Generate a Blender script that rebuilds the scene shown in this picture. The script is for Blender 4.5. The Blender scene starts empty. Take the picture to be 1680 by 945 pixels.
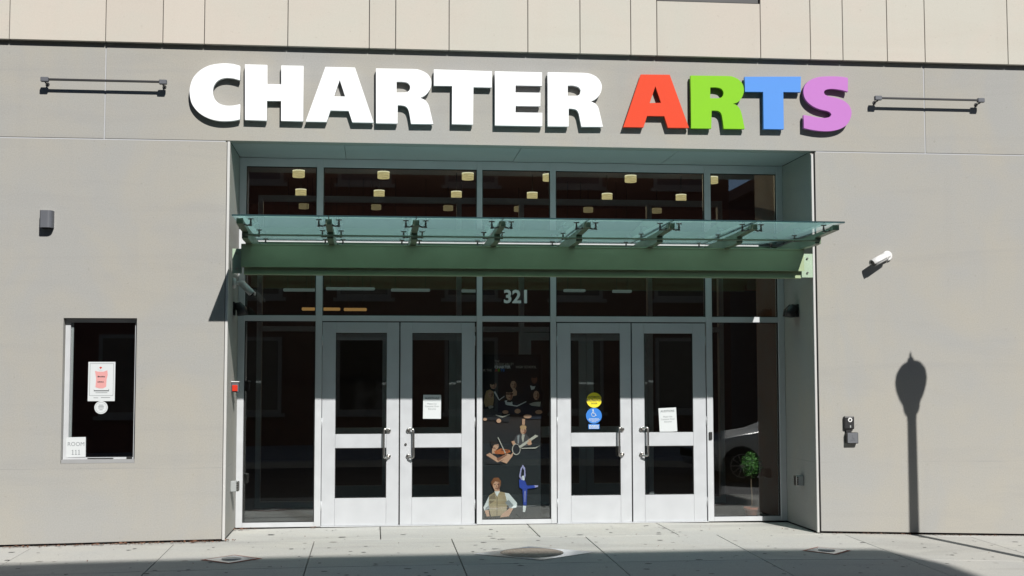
import bpy, bmesh, math, random
from mathutils import Vector, Matrix
random.seed(7)
R = math.radians
scn = bpy.context.scene
COL = scn.collection

# ---------------------------------------------------------------- camera
yaw, pit, rol = R(6.11393), R(3.88517), R(-0.0678)
fw = Vector((math.sin(yaw)*math.cos(pit), math.cos(yaw)*math.cos(pit), math.sin(pit)))
rt = Vector((math.cos(yaw), -math.sin(yaw), 0)); up = rt.cross(fw)
rt, up = rt*math.cos(rol)+up*math.sin(rol), up*math.cos(rol)-rt*math.sin(rol)
cd = bpy.data.cameras.new('camera'); cam = bpy.data.objects.new('camera', cd); COL.objects.link(cam)
m = Matrix((rt, up, -fw)).transposed().to_4x4(); m.translation = Vector((0, -14.867, 1.812))
cam.matrix_world = m
cd.sensor_width = 36; cd.lens = 45.681; cd.clip_start = 0.1; cd.clip_end = 3000
scn.camera = cam

# ---------------------------------------------------------------- light
SA, SB = 0.295, 0.81                       # the sun moves left SA and down SB per metre towards the facade
world = bpy.data.worlds.new('World'); scn.world = world; world.use_nodes = True
wn = world.node_tree; bg = wn.nodes['Background']
sky = wn.nodes.new('ShaderNodeTexSky'); sky.sky_type = 'NISHITA'; sky.sun_disc = False
sky.sun_elevation = math.atan(SB/math.hypot(1, SA)); sky.sun_rotation = math.pi - math.atan(SA)
sky.air_density = 0.7; sky.dust_density = 0.0; sky.ozone_density = 1.0
wn.links.new(sky.outputs[0], bg.inputs[0]); bg.inputs[1].default_value = 0.05
sl = bpy.data.lights.new('sun', 'SUN'); sun = bpy.data.objects.new('sun', sl); COL.objects.link(sun)
sl.energy = 5.0; sl.angle = R(0.53); sl.color = (1.0, 0.97, 0.925)
sun.rotation_euler = Vector((-SA, 1, -SB)).to_track_quat('-Z', 'Y').to_euler(); sun.location = (8, -20, 20)

scn.render.engine = 'CYCLES'
scn.view_settings.view_transform = 'Standard'; scn.view_settings.look = 'None'
scn.view_settings.exposure = 0.45; scn.view_settings.gamma = 1.0; scn.view_settings.use_curve_mapping = False
scn.cycles.max_bounces = 10; scn.cycles.transparent_max_bounces = 24
scn.cycles.caustics_reflective = True; scn.cycles.caustics_refractive = False
scn.cycles.blur_glossy = 0.3

# ---------------------------------------------------------------- materials
def nodes(name):
    mt = bpy.data.materials.new(name); mt.use_nodes = True
    nt = mt.node_tree; b = nt.nodes['Principled BSDF']
    return mt, nt, b
def N(nt, t, **kw):
    n = nt.nodes.new(t)
    for k, v in kw.items(): setattr(n, k, v)
    return n
def setin(n, **kw):
    for k, v in kw.items(): n.inputs[k.replace('_', ' ')].default_value = v
def rgba(c): return (c[0], c[1], c[2], 1)
def plain(name, col, rough=0.6, metal=0.0, spec=0.5, emit=None, es=1.0, vary=0.0):
    mt, nt, b = nodes(name)
    setin(b, Base_Color=rgba(col), Roughness=rough, Metallic=metal); b.inputs['Specular IOR Level'].default_value = spec
    if emit: b.inputs['Emission Color'].default_value = rgba(emit); b.inputs['Emission Strength'].default_value = es
    if vary:
        tc = N(nt, 'ShaderNodeTexCoord'); no = N(nt, 'ShaderNodeTexNoise'); setin(no, Scale=6.0, Detail=4.0)
        nt.links.new(tc.outputs['Object'], no.inputs['Vector'])
        mp = N(nt, 'ShaderNodeMapRange'); setin(mp, To_Min=1-vary, To_Max=1+vary)
        nt.links.new(no.outputs[0], mp.inputs[0])
        mx = N(nt, 'ShaderNodeVectorMath', operation='SCALE'); mx.inputs[0].default_value = col
        nt.links.new(mp.outputs[0], mx.inputs['Scale']); nt.links.new(mx.outputs[0], b.inputs['Base Color'])
        m2 = N(nt, 'ShaderNodeMapRange'); setin(m2, To_Min=max(0.02, rough-0.12), To_Max=min(1, rough+0.12))
        nt.links.new(no.outputs[0], m2.inputs[0]); nt.links.new(m2.outputs[0], b.inputs['Roughness'])
    return mt
def ramp(nt, pts):
    r = N(nt, 'ShaderNodeValToRGB'); e = r.color_ramp.elements
    while len(e) < len(pts): e.new(0.5)
    for i, (p, c) in enumerate(pts): e[i].position = p; e[i].color = rgba(c)
    return r
def mixc(nt, fac, a, b, mode='MIX'):
    x = N(nt, 'ShaderNodeMix', data_type='RGBA', blend_type=mode)
    for sock, v in ((x.inputs[0], fac), (x.inputs[6], a), (x.inputs[7], b)):
        if hasattr(v, 'is_linked'): nt.links.new(v, sock)
        elif isinstance(v, (int, float)): sock.default_value = v
        else: sock.default_value = rgba(v)
    return x.outputs[2]
def noise(nt, vec, scale, detail=5, rough=0.55, dist=0.0):
    n = N(nt, 'ShaderNodeTexNoise'); setin(n, Scale=scale, Detail=detail, Roughness=rough, Distortion=dist)
    nt.links.new(vec, n.inputs['Vector']); return n.outputs[0]
def mapping(nt, sc, coord='Object'):
    tc = N(nt, 'ShaderNodeTexCoord'); mp = N(nt, 'ShaderNodeMapping'); mp.inputs['Scale'].default_value = sc
    nt.links.new(tc.outputs[coord], mp.inputs[0]); return mp.outputs[0]

def concrete(name, warm, cool, dark, grain=0.10, streaks=True, tint=0.0, bump=0.15, stain=0.35, spots=False, lines=()):
    mt, nt, b = nodes(name)
    v = mapping(nt, (1, 1, 1)); vs = mapping(nt, (0.25, 1, 2.4)); vd = mapping(nt, (3.0, 3.0, 0.35))
    patch = ramp(nt, [(0.36, warm), (0.62, cool)]); nt.links.new(noise(nt, v, 0.9, 4, 0.6, 0.6), patch.inputs[0])
    r2 = ramp(nt, [(0.52, (0, 0, 0)), (0.78, (1, 1, 1))]); nt.links.new(noise(nt, vs, 1.3, 6, 0.62, 1.2), r2.inputs[0])
    c = mixc(nt, r2.outputs[0], patch.outputs[0], dark)
    fx = N(nt, 'ShaderNodeMath', operation='MULTIPLY'); fx.inputs[1].default_value = stain
    nt.links.new(r2.outputs[0], fx.inputs[0]); c = mixc(nt, fx.outputs[0], patch.outputs[0], dark)
    if streaks:
        r4 = ramp(nt, [(0.55, (0, 0, 0)), (0.85, (0.25, 0.25, 0.25))]); nt.links.new(noise(nt, vd, 1.6, 5, 0.6), r4.inputs[0])
        c = mixc(nt, r4.outputs[0], c, dark)
    g = ramp(nt, [(0.25, (1-grain,)*3), (0.75, (1+grain*0.6,)*3)]); nt.links.new(noise(nt, v, 70, 3, 0.7), g.inputs[0])
    c = mixc(nt, 1.0, c, g.outputs[0], 'MULTIPLY')
    sp = ramp(nt, [(0.70, (1, 1, 1)), (0.78, (0.78, 0.76, 0.74))]); nt.links.new(noise(nt, v, 23, 2, 0.5), sp.inputs[0])
    c = mixc(nt, 0.5, c, sp.outputs[0], 'MULTIPLY')
    if lines:                                # faint horizontal cracks and lift lines, broken up by noise
        tc = N(nt, 'ShaderNodeTexCoord'); sz = N(nt, 'ShaderNodeSeparateXYZ'); nt.links.new(tc.outputs['Object'], sz.inputs[0])
        wob = noise(nt, mapping(nt, (0.8, 1, 0.2)), 1.5, 3); msk = ramp(nt, [(0.42, (0, 0, 0)), (0.58, (1, 1, 1))]); nt.links.new(noise(nt, mapping(nt, (0.7, 1, 3)), 0.9, 3), msk.inputs[0])
        for lz_ in lines:
            a_ = N(nt, 'ShaderNodeMath', operation='MULTIPLY_ADD'); a_.inputs[1].default_value = 0.03; nt.links.new(wob, a_.inputs[0]); nt.links.new(sz.outputs[2], a_.inputs[2])
            cmp_ = N(nt, 'ShaderNodeMath', operation='COMPARE'); cmp_.inputs[1].default_value = lz_+0.015; cmp_.inputs[2].default_value = 0.0035; nt.links.new(a_.outputs[0], cmp_.inputs[0])
            ml_ = N(nt, 'ShaderNodeMath', operation='MULTIPLY'); nt.links.new(cmp_.outputs[0], ml_.inputs[0]); nt.links.new(msk.outputs[0], ml_.inputs[1])
            c = mixc(nt, ml_.outputs[0], c, tuple(x*0.93 for x in dark))
    if spots:
        tc = N(nt, 'ShaderNodeTexCoord')
        for sc_, lim in ((1.3, 0.045), (2.6, 0.050)):
            vo = N(nt, 'ShaderNodeTexVoronoi'); setin(vo, Scale=sc_, Randomness=1.0)
            dn = N(nt, 'ShaderNodeMixRGB'); dn.inputs[0].default_value = 0.03; nt.links.new(tc.outputs['Object'], dn.inputs[1])
            nz = N(nt, 'ShaderNodeTexNoise'); setin(nz, Scale=14.0); nt.links.new(tc.outputs['Object'], nz.inputs['Vector']); nt.links.new(nz.outputs[1], dn.inputs[2])
            nt.links.new(dn.outputs[0], vo.inputs['Vector'])
            rs = ramp(nt, [(lim, (0.42, 0.41, 0.40)), (lim*1.6, (1, 1, 1))]); nt.links.new(vo.outputs['Distance'], rs.inputs[0])
            c = mixc(nt, 0.8, c, rs.outputs[0], 'MULTIPLY')
    if tint:
        oi = N(nt, 'ShaderNodeObjectInfo'); mr = N(nt, 'ShaderNodeMapRange'); setin(mr, To_Min=1-tint, To_Max=1+tint)
        nt.links.new(oi.outputs['Random'], mr.inputs[0])
        sc = N(nt, 'ShaderNodeVectorMath', operation='SCALE'); nt.links.new(c, sc.inputs[0]); nt.links.new(mr.outputs[0], sc.inputs['Scale']); c = sc.outputs[0]
    nt.links.new(c, b.inputs['Base Color']); setin(b, Roughness=0.88); b.inputs['Specular IOR Level'].default_value = 0.25
    bp = N(nt, 'ShaderNodeBump'); setin(bp, Strength=bump, Distance=0.004)
    nt.links.new(noise(nt, v, 45, 6, 0.7), bp.inputs['Height']); nt.links.new(bp.outputs[0], b.inputs['Normal'])
    return mt
M = {}
M['wall'] = concrete('facade_panel_concrete', (0.296, 0.284, 0.252), (0.276, 0.275, 0.262), (0.240, 0.238, 0.230), grain=0.12, stain=0.42, lines=(0.80,))
M['clad'] = concrete('pale_stone_cladding', (0.428, 0.392, 0.344), (0.410, 0.395, 0.348), (0.373, 0.333, 0.282), grain=0.06, tint=0.025, stain=0.25)
M['walk'] = concrete('sidewalk_concrete', (0.398, 0.390, 0.358), (0.372, 0.369, 0.350), (0.262, 0.258, 0.245), grain=0.20, streaks=False, tint=0.06, bump=0.35, stain=0.75, spots=True)
M['soffit'] = concrete('soffit_board', (0.307, 0.307, 0.300), (0.293, 0.300, 0.300), (0.242, 0.249, 0.249), grain=0.05)
M['strip'] = plain('corner_bead', (0.420, 0.418, 0.405), 0.5, vary=0.05)
M['dark'] = plain('dark_void', (0.009, 0.009, 0.010), 0.9)
M['seal'] = plain('joint_sealant', (0.344, 0.351, 0.366), 0.8)
M['seal_dark'] = plain('dark_sealant', (0.037, 0.033, 0.033), 0.8)
M['alu'] = plain('clear_anodised_aluminium', (0.47, 0.485, 0.50), 0.42, 0.25, 0.6, vary=0.05)
M['alu_door'] = plain('brushed_door_aluminium', (0.45, 0.465, 0.485), 0.40, 0.25, 0.6, vary=0.05)
M['steel'] = plain('stainless_steel', (0.454, 0.439, 0.417), 0.28, 1.0)
M['dark_steel'] = plain('dark_steel_fitting', (0.16, 0.155, 0.145), 0.35, 0.8)  # darker steel for the spider fittings
M['gasket'] = plain('black_gasket', (0.009, 0.009, 0.009), 0.6)
M['green'] = plain('pale_green_painted_steel', (0.262, 0.325, 0.190), 0.45, vary=0.08)
M['green_plate'] = plain('pale_green_end_plate', (0.275, 0.365, 0.265), 0.5, vary=0.06)
M['green_arm'] = plain('shaded_green_painted_steel', (0.115, 0.155, 0.100), 0.4, vary=0.08)  # same paint as the beam, with the arms' backlit shade put into the colour
M['black'] = plain('black_powder_coat', (0.011, 0.011, 0.012), 0.45)
M['charcoal'] = plain('charcoal_powder_coat', (0.077, 0.082, 0.095), 0.5, vary=0.06)
M['white_plastic'] = plain('white_plastic', (0.571, 0.571, 0.564), 0.4)
M['grey_plastic'] = plain('grey_plastic', (0.264, 0.278, 0.278), 0.45)
M['red'] = plain('red_lens', (0.454, 0.026, 0.011), 0.3)
M['dark_glass'] = plain('dark_lens', (0.007, 0.007, 0.009), 0.1)
for k, c in (('white', (0.70, 0.71, 0.72)), ('red', (0.56, 0.052, 0.020)), ('green', (0.178, 0.425, 0.016)), ('blue', (0.078, 0.222, 0.56)), ('purple', (0.385, 0.150, 0.41))):
    M['let_'+k] = plain('letter_'+k, c, 0.55, spec=0.12, vary=0.03)
M['let_side'] = plain('letter_return', (0.022, 0.022, 0.023), 0.5)
M['asphalt'] = concrete('asphalt', (0.082, 0.084, 0.090), (0.066, 0.069, 0.076), (0.045, 0.046, 0.050), grain=0.35, streaks=False, bump=0.5, stain=0.8)
M['paper'] = plain('white_paper', (0.461, 0.483, 0.490), 0.8)
M['ink'] = plain('black_ink', (0.022, 0.022, 0.026), 0.8)
M['ink_grey'] = plain('grey_ink', (0.161, 0.176, 0.183), 0.8)
M['pink'] = plain('pink_print', (0.512, 0.242, 0.234), 0.8)
M['yellow'] = plain('yellow_vinyl', (0.586, 0.498, 0.015), 0.5)
M['blue_vinyl'] = plain('blue_vinyl', (0.015, 0.139, 0.454), 0.5)
M['number'] = plain('silver_vinyl', (0.60, 0.61, 0.61), 0.6)
M['carpet'] = concrete('entrance_matting', (0.073, 0.077, 0.081), (0.059, 0.062, 0.066), (0.037, 0.037, 0.040), grain=0.4, streaks=False)
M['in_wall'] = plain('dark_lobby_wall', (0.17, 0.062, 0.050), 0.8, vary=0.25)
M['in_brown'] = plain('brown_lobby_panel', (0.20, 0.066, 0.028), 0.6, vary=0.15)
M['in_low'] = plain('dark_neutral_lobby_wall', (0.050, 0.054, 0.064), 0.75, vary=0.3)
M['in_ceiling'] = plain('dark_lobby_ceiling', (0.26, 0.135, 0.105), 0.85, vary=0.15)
M['in_frame'] = plain('inner_frame', (0.40, 0.41, 0.415), 0.5)
M['terracotta'] = plain('terracotta', (0.307, 0.095, 0.048), 0.8, vary=0.12)
M['bark'] = plain('thin_bark', (0.117, 0.081, 0.051), 0.9, vary=0.2)
M['iron'] = plain('weathered_cast_iron', (0.200, 0.168, 0.138), 0.75, vary=0.35)
M['collar'] = plain('galvanised_cover_plate', (0.70, 0.72, 0.74), 0.34, 0.85, vary=0.10)
M['brick_edge'] = plain('red_brick_edging', (0.220, 0.088, 0.062), 0.9, vary=0.25)
M['gum'] = plain('trodden_gum', (0.085, 0.083, 0.080), 0.9, vary=0.4)
M['sill'] = plain('grey_window_sill', (0.235, 0.238, 0.240), 0.7, vary=0.1)
M['callbox'] = plain('dark_grey_callbox', (0.110, 0.115, 0.125), 0.4)
M['soil'] = plain('pit_soil', (0.051, 0.038, 0.029), 0.95, vary=0.3)
M['opp_brick'] = concrete('opposite_brick', (0.146, 0.073, 0.055), (0.124, 0.066, 0.051), (0.088, 0.051, 0.044))
M['opp_dark'] = plain('opposite_grey_render', (0.117, 0.113, 0.110), 0.9, vary=0.15)
M['opp_trim'] = plain('opposite_limestone', (0.293, 0.278, 0.249), 0.85, vary=0.1)
M['opp_glass'] = plain('opposite_window_glass', (0.015, 0.018, 0.022), 0.06)
M['car_paint'] = plain('white_car_paint', (0.527, 0.542, 0.549), 0.22)
M['car_glass'] = plain('car_window_glass', (0.009, 0.010, 0.012), 0.05)
M['tyre'] = plain('tyre_rubber', (0.015, 0.015, 0.015), 0.85)
M['lampglass'] = plain('frosted_lamp_globe', (0.403, 0.395, 0.366), 0.5)

def leafmat(name, a, b_):
    mt, nt, b = nodes(name); v = mapping(nt, (1, 1, 1))
    r = ramp(nt, [(0.35, a), (0.65, b_)]); nt.links.new(noise(nt, v, 40, 2), r.inputs[0])
    nt.links.new(r.outputs[0], b.inputs['Base Color']); setin(b, Roughness=0.6); return mt
M['leaf'] = leafmat('topiary_leaf', (0.035, 0.115, 0.022), (0.10, 0.24, 0.05))
M['dead_leaf'] = leafmat('dry_leaf', (0.075, 0.032, 0.020), (0.19, 0.085, 0.045))

def fresnel(nt, ior):
    ge = N(nt, 'ShaderNodeNewGeometry'); mr = N(nt, 'ShaderNodeMapRange'); setin(mr, To_Min=ior, To_Max=1/ior)
    nt.links.new(ge.outputs['Backfacing'], mr.inputs[0]); f = N(nt, 'ShaderNodeFresnel'); nt.links.new(mr.outputs[0], f.inputs['IOR']); return f
def glassmat(name, tint, ior=1.5, gain=1.0, rough=0.0):
    mt, nt, b = nodes(name); nt.nodes.remove(b); out = nt.nodes['Material Output']
    t = N(nt, 'ShaderNodeBsdfTransparent'); t.inputs[0].default_value = rgba(tint)
    g = N(nt, 'ShaderNodeBsdfGlossy'); setin(g, Roughness=rough); g.inputs[0].default_value = (1, 1, 1, 1)
    f = fresnel(nt, ior)
    ml = N(nt, 'ShaderNodeMath', operation='MULTIPLY', use_clamp=True); ml.inputs[1].default_value = gain
    nt.links.new(f.outputs[0], ml.inputs[0])
    mx = N(nt, 'ShaderNodeMixShader'); nt.links.new(ml.outputs[0], mx.inputs[0]); nt.links.new(t.outputs[0], mx.inputs[1]); nt.links.new(g.outputs[0], mx.inputs[2])
    nt.links.new(mx.outputs[0], out.inputs[0]); return mt
M['glass'] = glassmat('tinted_window_glass', (0.83, 0.86, 0.86), 1.52, 2.2)
M['clear'] = glassmat('canopy_glass_body', (0.80, 0.93, 0.90), 1.5, 1.0)
def fritmat():
    mt, nt, b = nodes('canopy_glass_interlayer'); nt.nodes.remove(b); out = nt.nodes['Material Output']
    t = N(nt, 'ShaderNodeBsdfTransparent'); t.inputs[0].default_value = (0.45, 0.72, 0.68, 1)
    tr = N(nt, 'ShaderNodeBsdfTranslucent'); tr.inputs[0].default_value = (0.40, 0.58, 0.61, 1)
    df = N(nt, 'ShaderNodeBsdfDiffuse'); df.inputs[0].default_value = (0.18, 0.30, 0.29, 1)
    a = N(nt, 'ShaderNodeAddShader'); nt.links.new(tr.outputs[0], a.inputs[0]); nt.links.new(df.outputs[0], a.inputs[1])
    m1 = N(nt, 'ShaderNodeMixShader'); m1.inputs[0].default_value = 0.985
    nt.links.new(t.outputs[0], m1.inputs[1]); nt.links.new(a.outputs[0], m1.inputs[2])
    g = N(nt, 'ShaderNodeBsdfGlossy'); setin(g, Roughness=0.12)
    f = fresnel(nt, 1.5)
    m2 = N(nt, 'ShaderNodeMixShader'); nt.links.new(f.outputs[0], m2.inputs[0]); nt.links.new(m1.outputs[0], m2.inputs[1]); nt.links.new(g.outputs[0], m2.inputs[2])
    nt.links.new(m2.outputs[0], out.inputs[0]); return mt
M['frit'] = fritmat()
def emis(name, col, s):
    mt, nt, b = nodes(name); nt.nodes.remove(b); e = N(nt, 'ShaderNodeEmission'); e.inputs[0].default_value = rgba(col); e.inputs[1].default_value = s
    nt.links.new(e.outputs[0], nt.nodes['Material Output'].inputs[0]); return mt
M['edge'] = plain('canopy_glass_edge', (0.022, 0.050, 0.055), 0.15)
def drum(name, col, s):
    mt, nt, b = nodes(name); nt.nodes.remove(b); e = N(nt, 'ShaderNodeEmission'); e.inputs[0].default_value = rgba(col)
    mr = N(nt, 'ShaderNodeMapRange'); setin(mr, From_Min=0.35, From_Max=0.65, To_Min=s*0.72, To_Max=s*1.15)
    nt.links.new(noise(nt, mapping(nt, (8, 8, 60)), 1.0, 3, 0.6), mr.inputs[0]); nt.links.new(mr.outputs[0], e.inputs[1])
    nt.links.new(e.outputs[0], nt.nodes['Material Output'].inputs[0]); return mt
M['shade'] = drum('lit_drum_shade', (1.0, 0.82, 0.38), 0.52)
M['shade_rim'] = emis('lit_drum_shade_rim', (1.0, 0.92, 0.58), 0.85)
M['shade_far'] = drum('lit_drum_shade_far', (1.0, 0.80, 0.40), 0.15)
M['tube'] = emis('fluorescent_tube', (0.75, 1.0, 0.90), 0.085)
M['warm_tube'] = emis('warm_cove_light', (1.0, 0.55, 0.18), 0.26)

# ---------------------------------------------------------------- helpers
def wloc(o):
    v = Vector((0, 0, 0))
    while o: v += o.location; o = o.parent
    return v
def box(bm, x0, x1, y0, y1, z0, z1, mi=0):
    vs = [bm.verts.new(c) for c in ((x0, y0, z0), (x1, y0, z0), (x1, y1, z0), (x0, y1, z0), (x0, y0, z1), (x1, y0, z1), (x1, y1, z1), (x0, y1, z1))]
    for f in ((3, 2, 1, 0), (4, 5, 6, 7), (0, 1, 5, 4), (1, 2, 6, 5), (2, 3, 7, 6), (3, 0, 4, 7)):
        bm.faces.new([vs[i] for i in f]).material_index = mi
    return bm
def B(*a, bev=0.0, seg=1):
    bm = bmesh.new(); box(bm, *a)
    if bev: bmesh.ops.bevel(bm, geom=list(bm.edges), offset=bev, segments=seg, affect='EDGES', profile=0.5)
    return bm
def frame_basis(d):
    d = d.normalized(); a = Vector((0, 0, 1)) if abs(d.z) < 0.9 else Vector((1, 0, 0))
    u = d.cross(a).normalized(); return u, d.cross(u).normalized()
def tube(bm, pts, rad, n=10, cap=True, mi=0):
    pts = [Vector(p) for p in pts]; rs = rad if isinstance(rad, (list, tuple)) else [rad]*len(pts)
    rings = []
    u = None
    for i, p in enumerate(pts):
        d = (pts[min(i+1, len(pts)-1)]-pts[max(i-1, 0)]).normalized()
        if u is None: u, w = frame_basis(d)
        else:
            u = (u-d*u.dot(d)).normalized(); w = d.cross(u)
        rings.append([bm.verts.new(p+(u*math.cos(2*math.pi*k/n)+w*math.sin(2*math.pi*k/n))*rs[i]) for k in range(n)])
    for a, b in zip(rings, rings[1:]):
        for k in range(n):
            f = bm.faces.new((a[k], a[(k+1) % n], b[(k+1) % n], b[k])); f.smooth = True; f.material_index = mi
    if cap:
        f = bm.faces.new(rings[0][::-1]); f.material_index = mi; f = bm.faces.new(rings[-1]); f.material_index = mi
    return bm
def lathe(bm, c, prof, n=24, mi=0):
    rings = [[bm.verts.new((c[0]+r*math.cos(2*math.pi*k/n), c[1]+r*math.sin(2*math.pi*k/n), c[2]+z)) for k in range(n)] for r, z in prof]
    for a, b in zip(rings, rings[1:]):
        for k in range(n):
            f = bm.faces.new((a[k], a[(k+1) % n], b[(k+1) % n], b[k])); f.smooth = True; f.material_index = mi
    bm.faces.new(rings[0][::-1]).material_index = mi; bm.faces.new(rings[-1]).material_index = mi
    return bm
def prism_y(bm, poly, y0, y1, mi=0):
    """XZ polygon extruded between two Y"""
    a = [bm.verts.new((x, y0, z)) for x, z in poly]; b = [bm.verts.new((x, y1, z)) for x, z in poly]
    n = len(poly)
    f = bm.faces.new(a); f.material_index = mi; f = bm.faces.new(b[::-1]); f.material_index = mi
    for i in range(n):
        bm.faces.new((a[(i+1) % n], a[i], b[i], b[(i+1) % n])).material_index = mi
    bmesh.ops.recalc_face_normals(bm, faces=bm.faces)
    return bm
def prism_x(bm, poly, x0, x1, mi=0):
    a = [bm.verts.new((x0, y, z)) for y, z in poly]; b = [bm.verts.new((x1, y, z)) for y, z in poly]
    n = len(poly)
    bm.faces.new(a).material_index = mi; bm.faces.new(b[::-1]).material_index = mi
    for i in range(n): bm.faces.new((a[(i+1) % n], a[i], b[i], b[(i+1) % n])).material_index = mi
    bmesh.ops.recalc_face_normals(bm, faces=bm.faces)
    return bm
def obj(name, bm, mats, parent=None):
    me = bpy.data.meshes.new(name)
    if isinstance(bm, bpy.types.Mesh): me = bm
    else:
        if parent is not None: off = wloc(parent)
        else:
            xs = [v.co for v in bm.verts]
            off = Vector(((min(v.x for v in xs)+max(v.x for v in xs))/2, (min(v.y for v in xs)+max(v.y for v in xs))/2, min(v.z for v in xs)))
        bmesh.ops.translate(bm, verts=bm.verts, vec=-off); bm.to_mesh(me); bm.free()
    for mt in (mats if isinstance(mats, (list, tuple)) else [mats]): me.materials.append(M[mt] if isinstance(mt, str) else mt)
    o = bpy.data.objects.new(name, me); COL.objects.link(o)
    if parent is not None: o.parent = parent
    else: o.location = off
    return o
def pieces(name, bms, mats, parent):
    return [obj(name, b, mats, parent) for b in bms]
def fine(o): o['kind'] = 'stuff'; return o          # pieces too small to pick apart
def tag(o, label, cat, group=None):
    o['label'] = label; o['category'] = cat
    if group: o['group'] = group
    return o
def struct(o): o['kind'] = 'structure'; return o
def thing(name, loc, label, cat, group=None):
    o = bpy.data.objects.new(name, None); COL.objects.link(o); o.location = loc; o.empty_display_size = 0.2
    return tag(o, label, cat, group)
def copy_tree(o, delta, parent=None):
    c = o.copy(); COL.objects.link(c)
    if parent is None: c.location = o.location+Vector(delta)
    else: c.parent = parent
    for ch in list(o.children): copy_tree(ch, delta, c)
    return c
def text_bm(body, size, x, y, z, align='CENTER', bold=0.0, sx=1.0, bm=None, mi=0, thick=0.0006):
    cu = bpy.data.curves.new('t', 'FONT'); cu.body = body; cu.size = size; cu.align_x = align; cu.offset = bold; cu.resolution_u = 3; cu.extrude = thick/2
    to = bpy.data.objects.new('t', cu); COL.objects.link(to)
    dg = bpy.context.evaluated_depsgraph_get(); me = bpy.data.meshes.new_from_object(to.evaluated_get(dg))
    if bm is None: bm = bmesh.new()
    n0 = len(bm.verts); f0 = len(bm.faces); bm.from_mesh(me); bm.verts.ensure_lookup_table(); bm.faces.ensure_lookup_table()
    for v in bm.verts[n0:]: v.co = Vector((x+v.co.x*sx, y-v.co.z, z+v.co.y))
    for f in bm.faces[f0:]: f.material_index = mi
    bpy.data.objects.remove(to); bpy.data.curves.remove(cu); bpy.data.meshes.remove(me)
    return bm
def poly2d(bm, polys, y, thick, mi=0):
    for p in polys: prism_y(bm, p, y-thick, y, mi)
    return bm
def ell(cx, cz, rx, rz, n=28): return [(cx+rx*math.cos(2*math.pi*i/n), cz+rz*math.sin(2*math.pi*i/n)) for i in range(n)]

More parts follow.
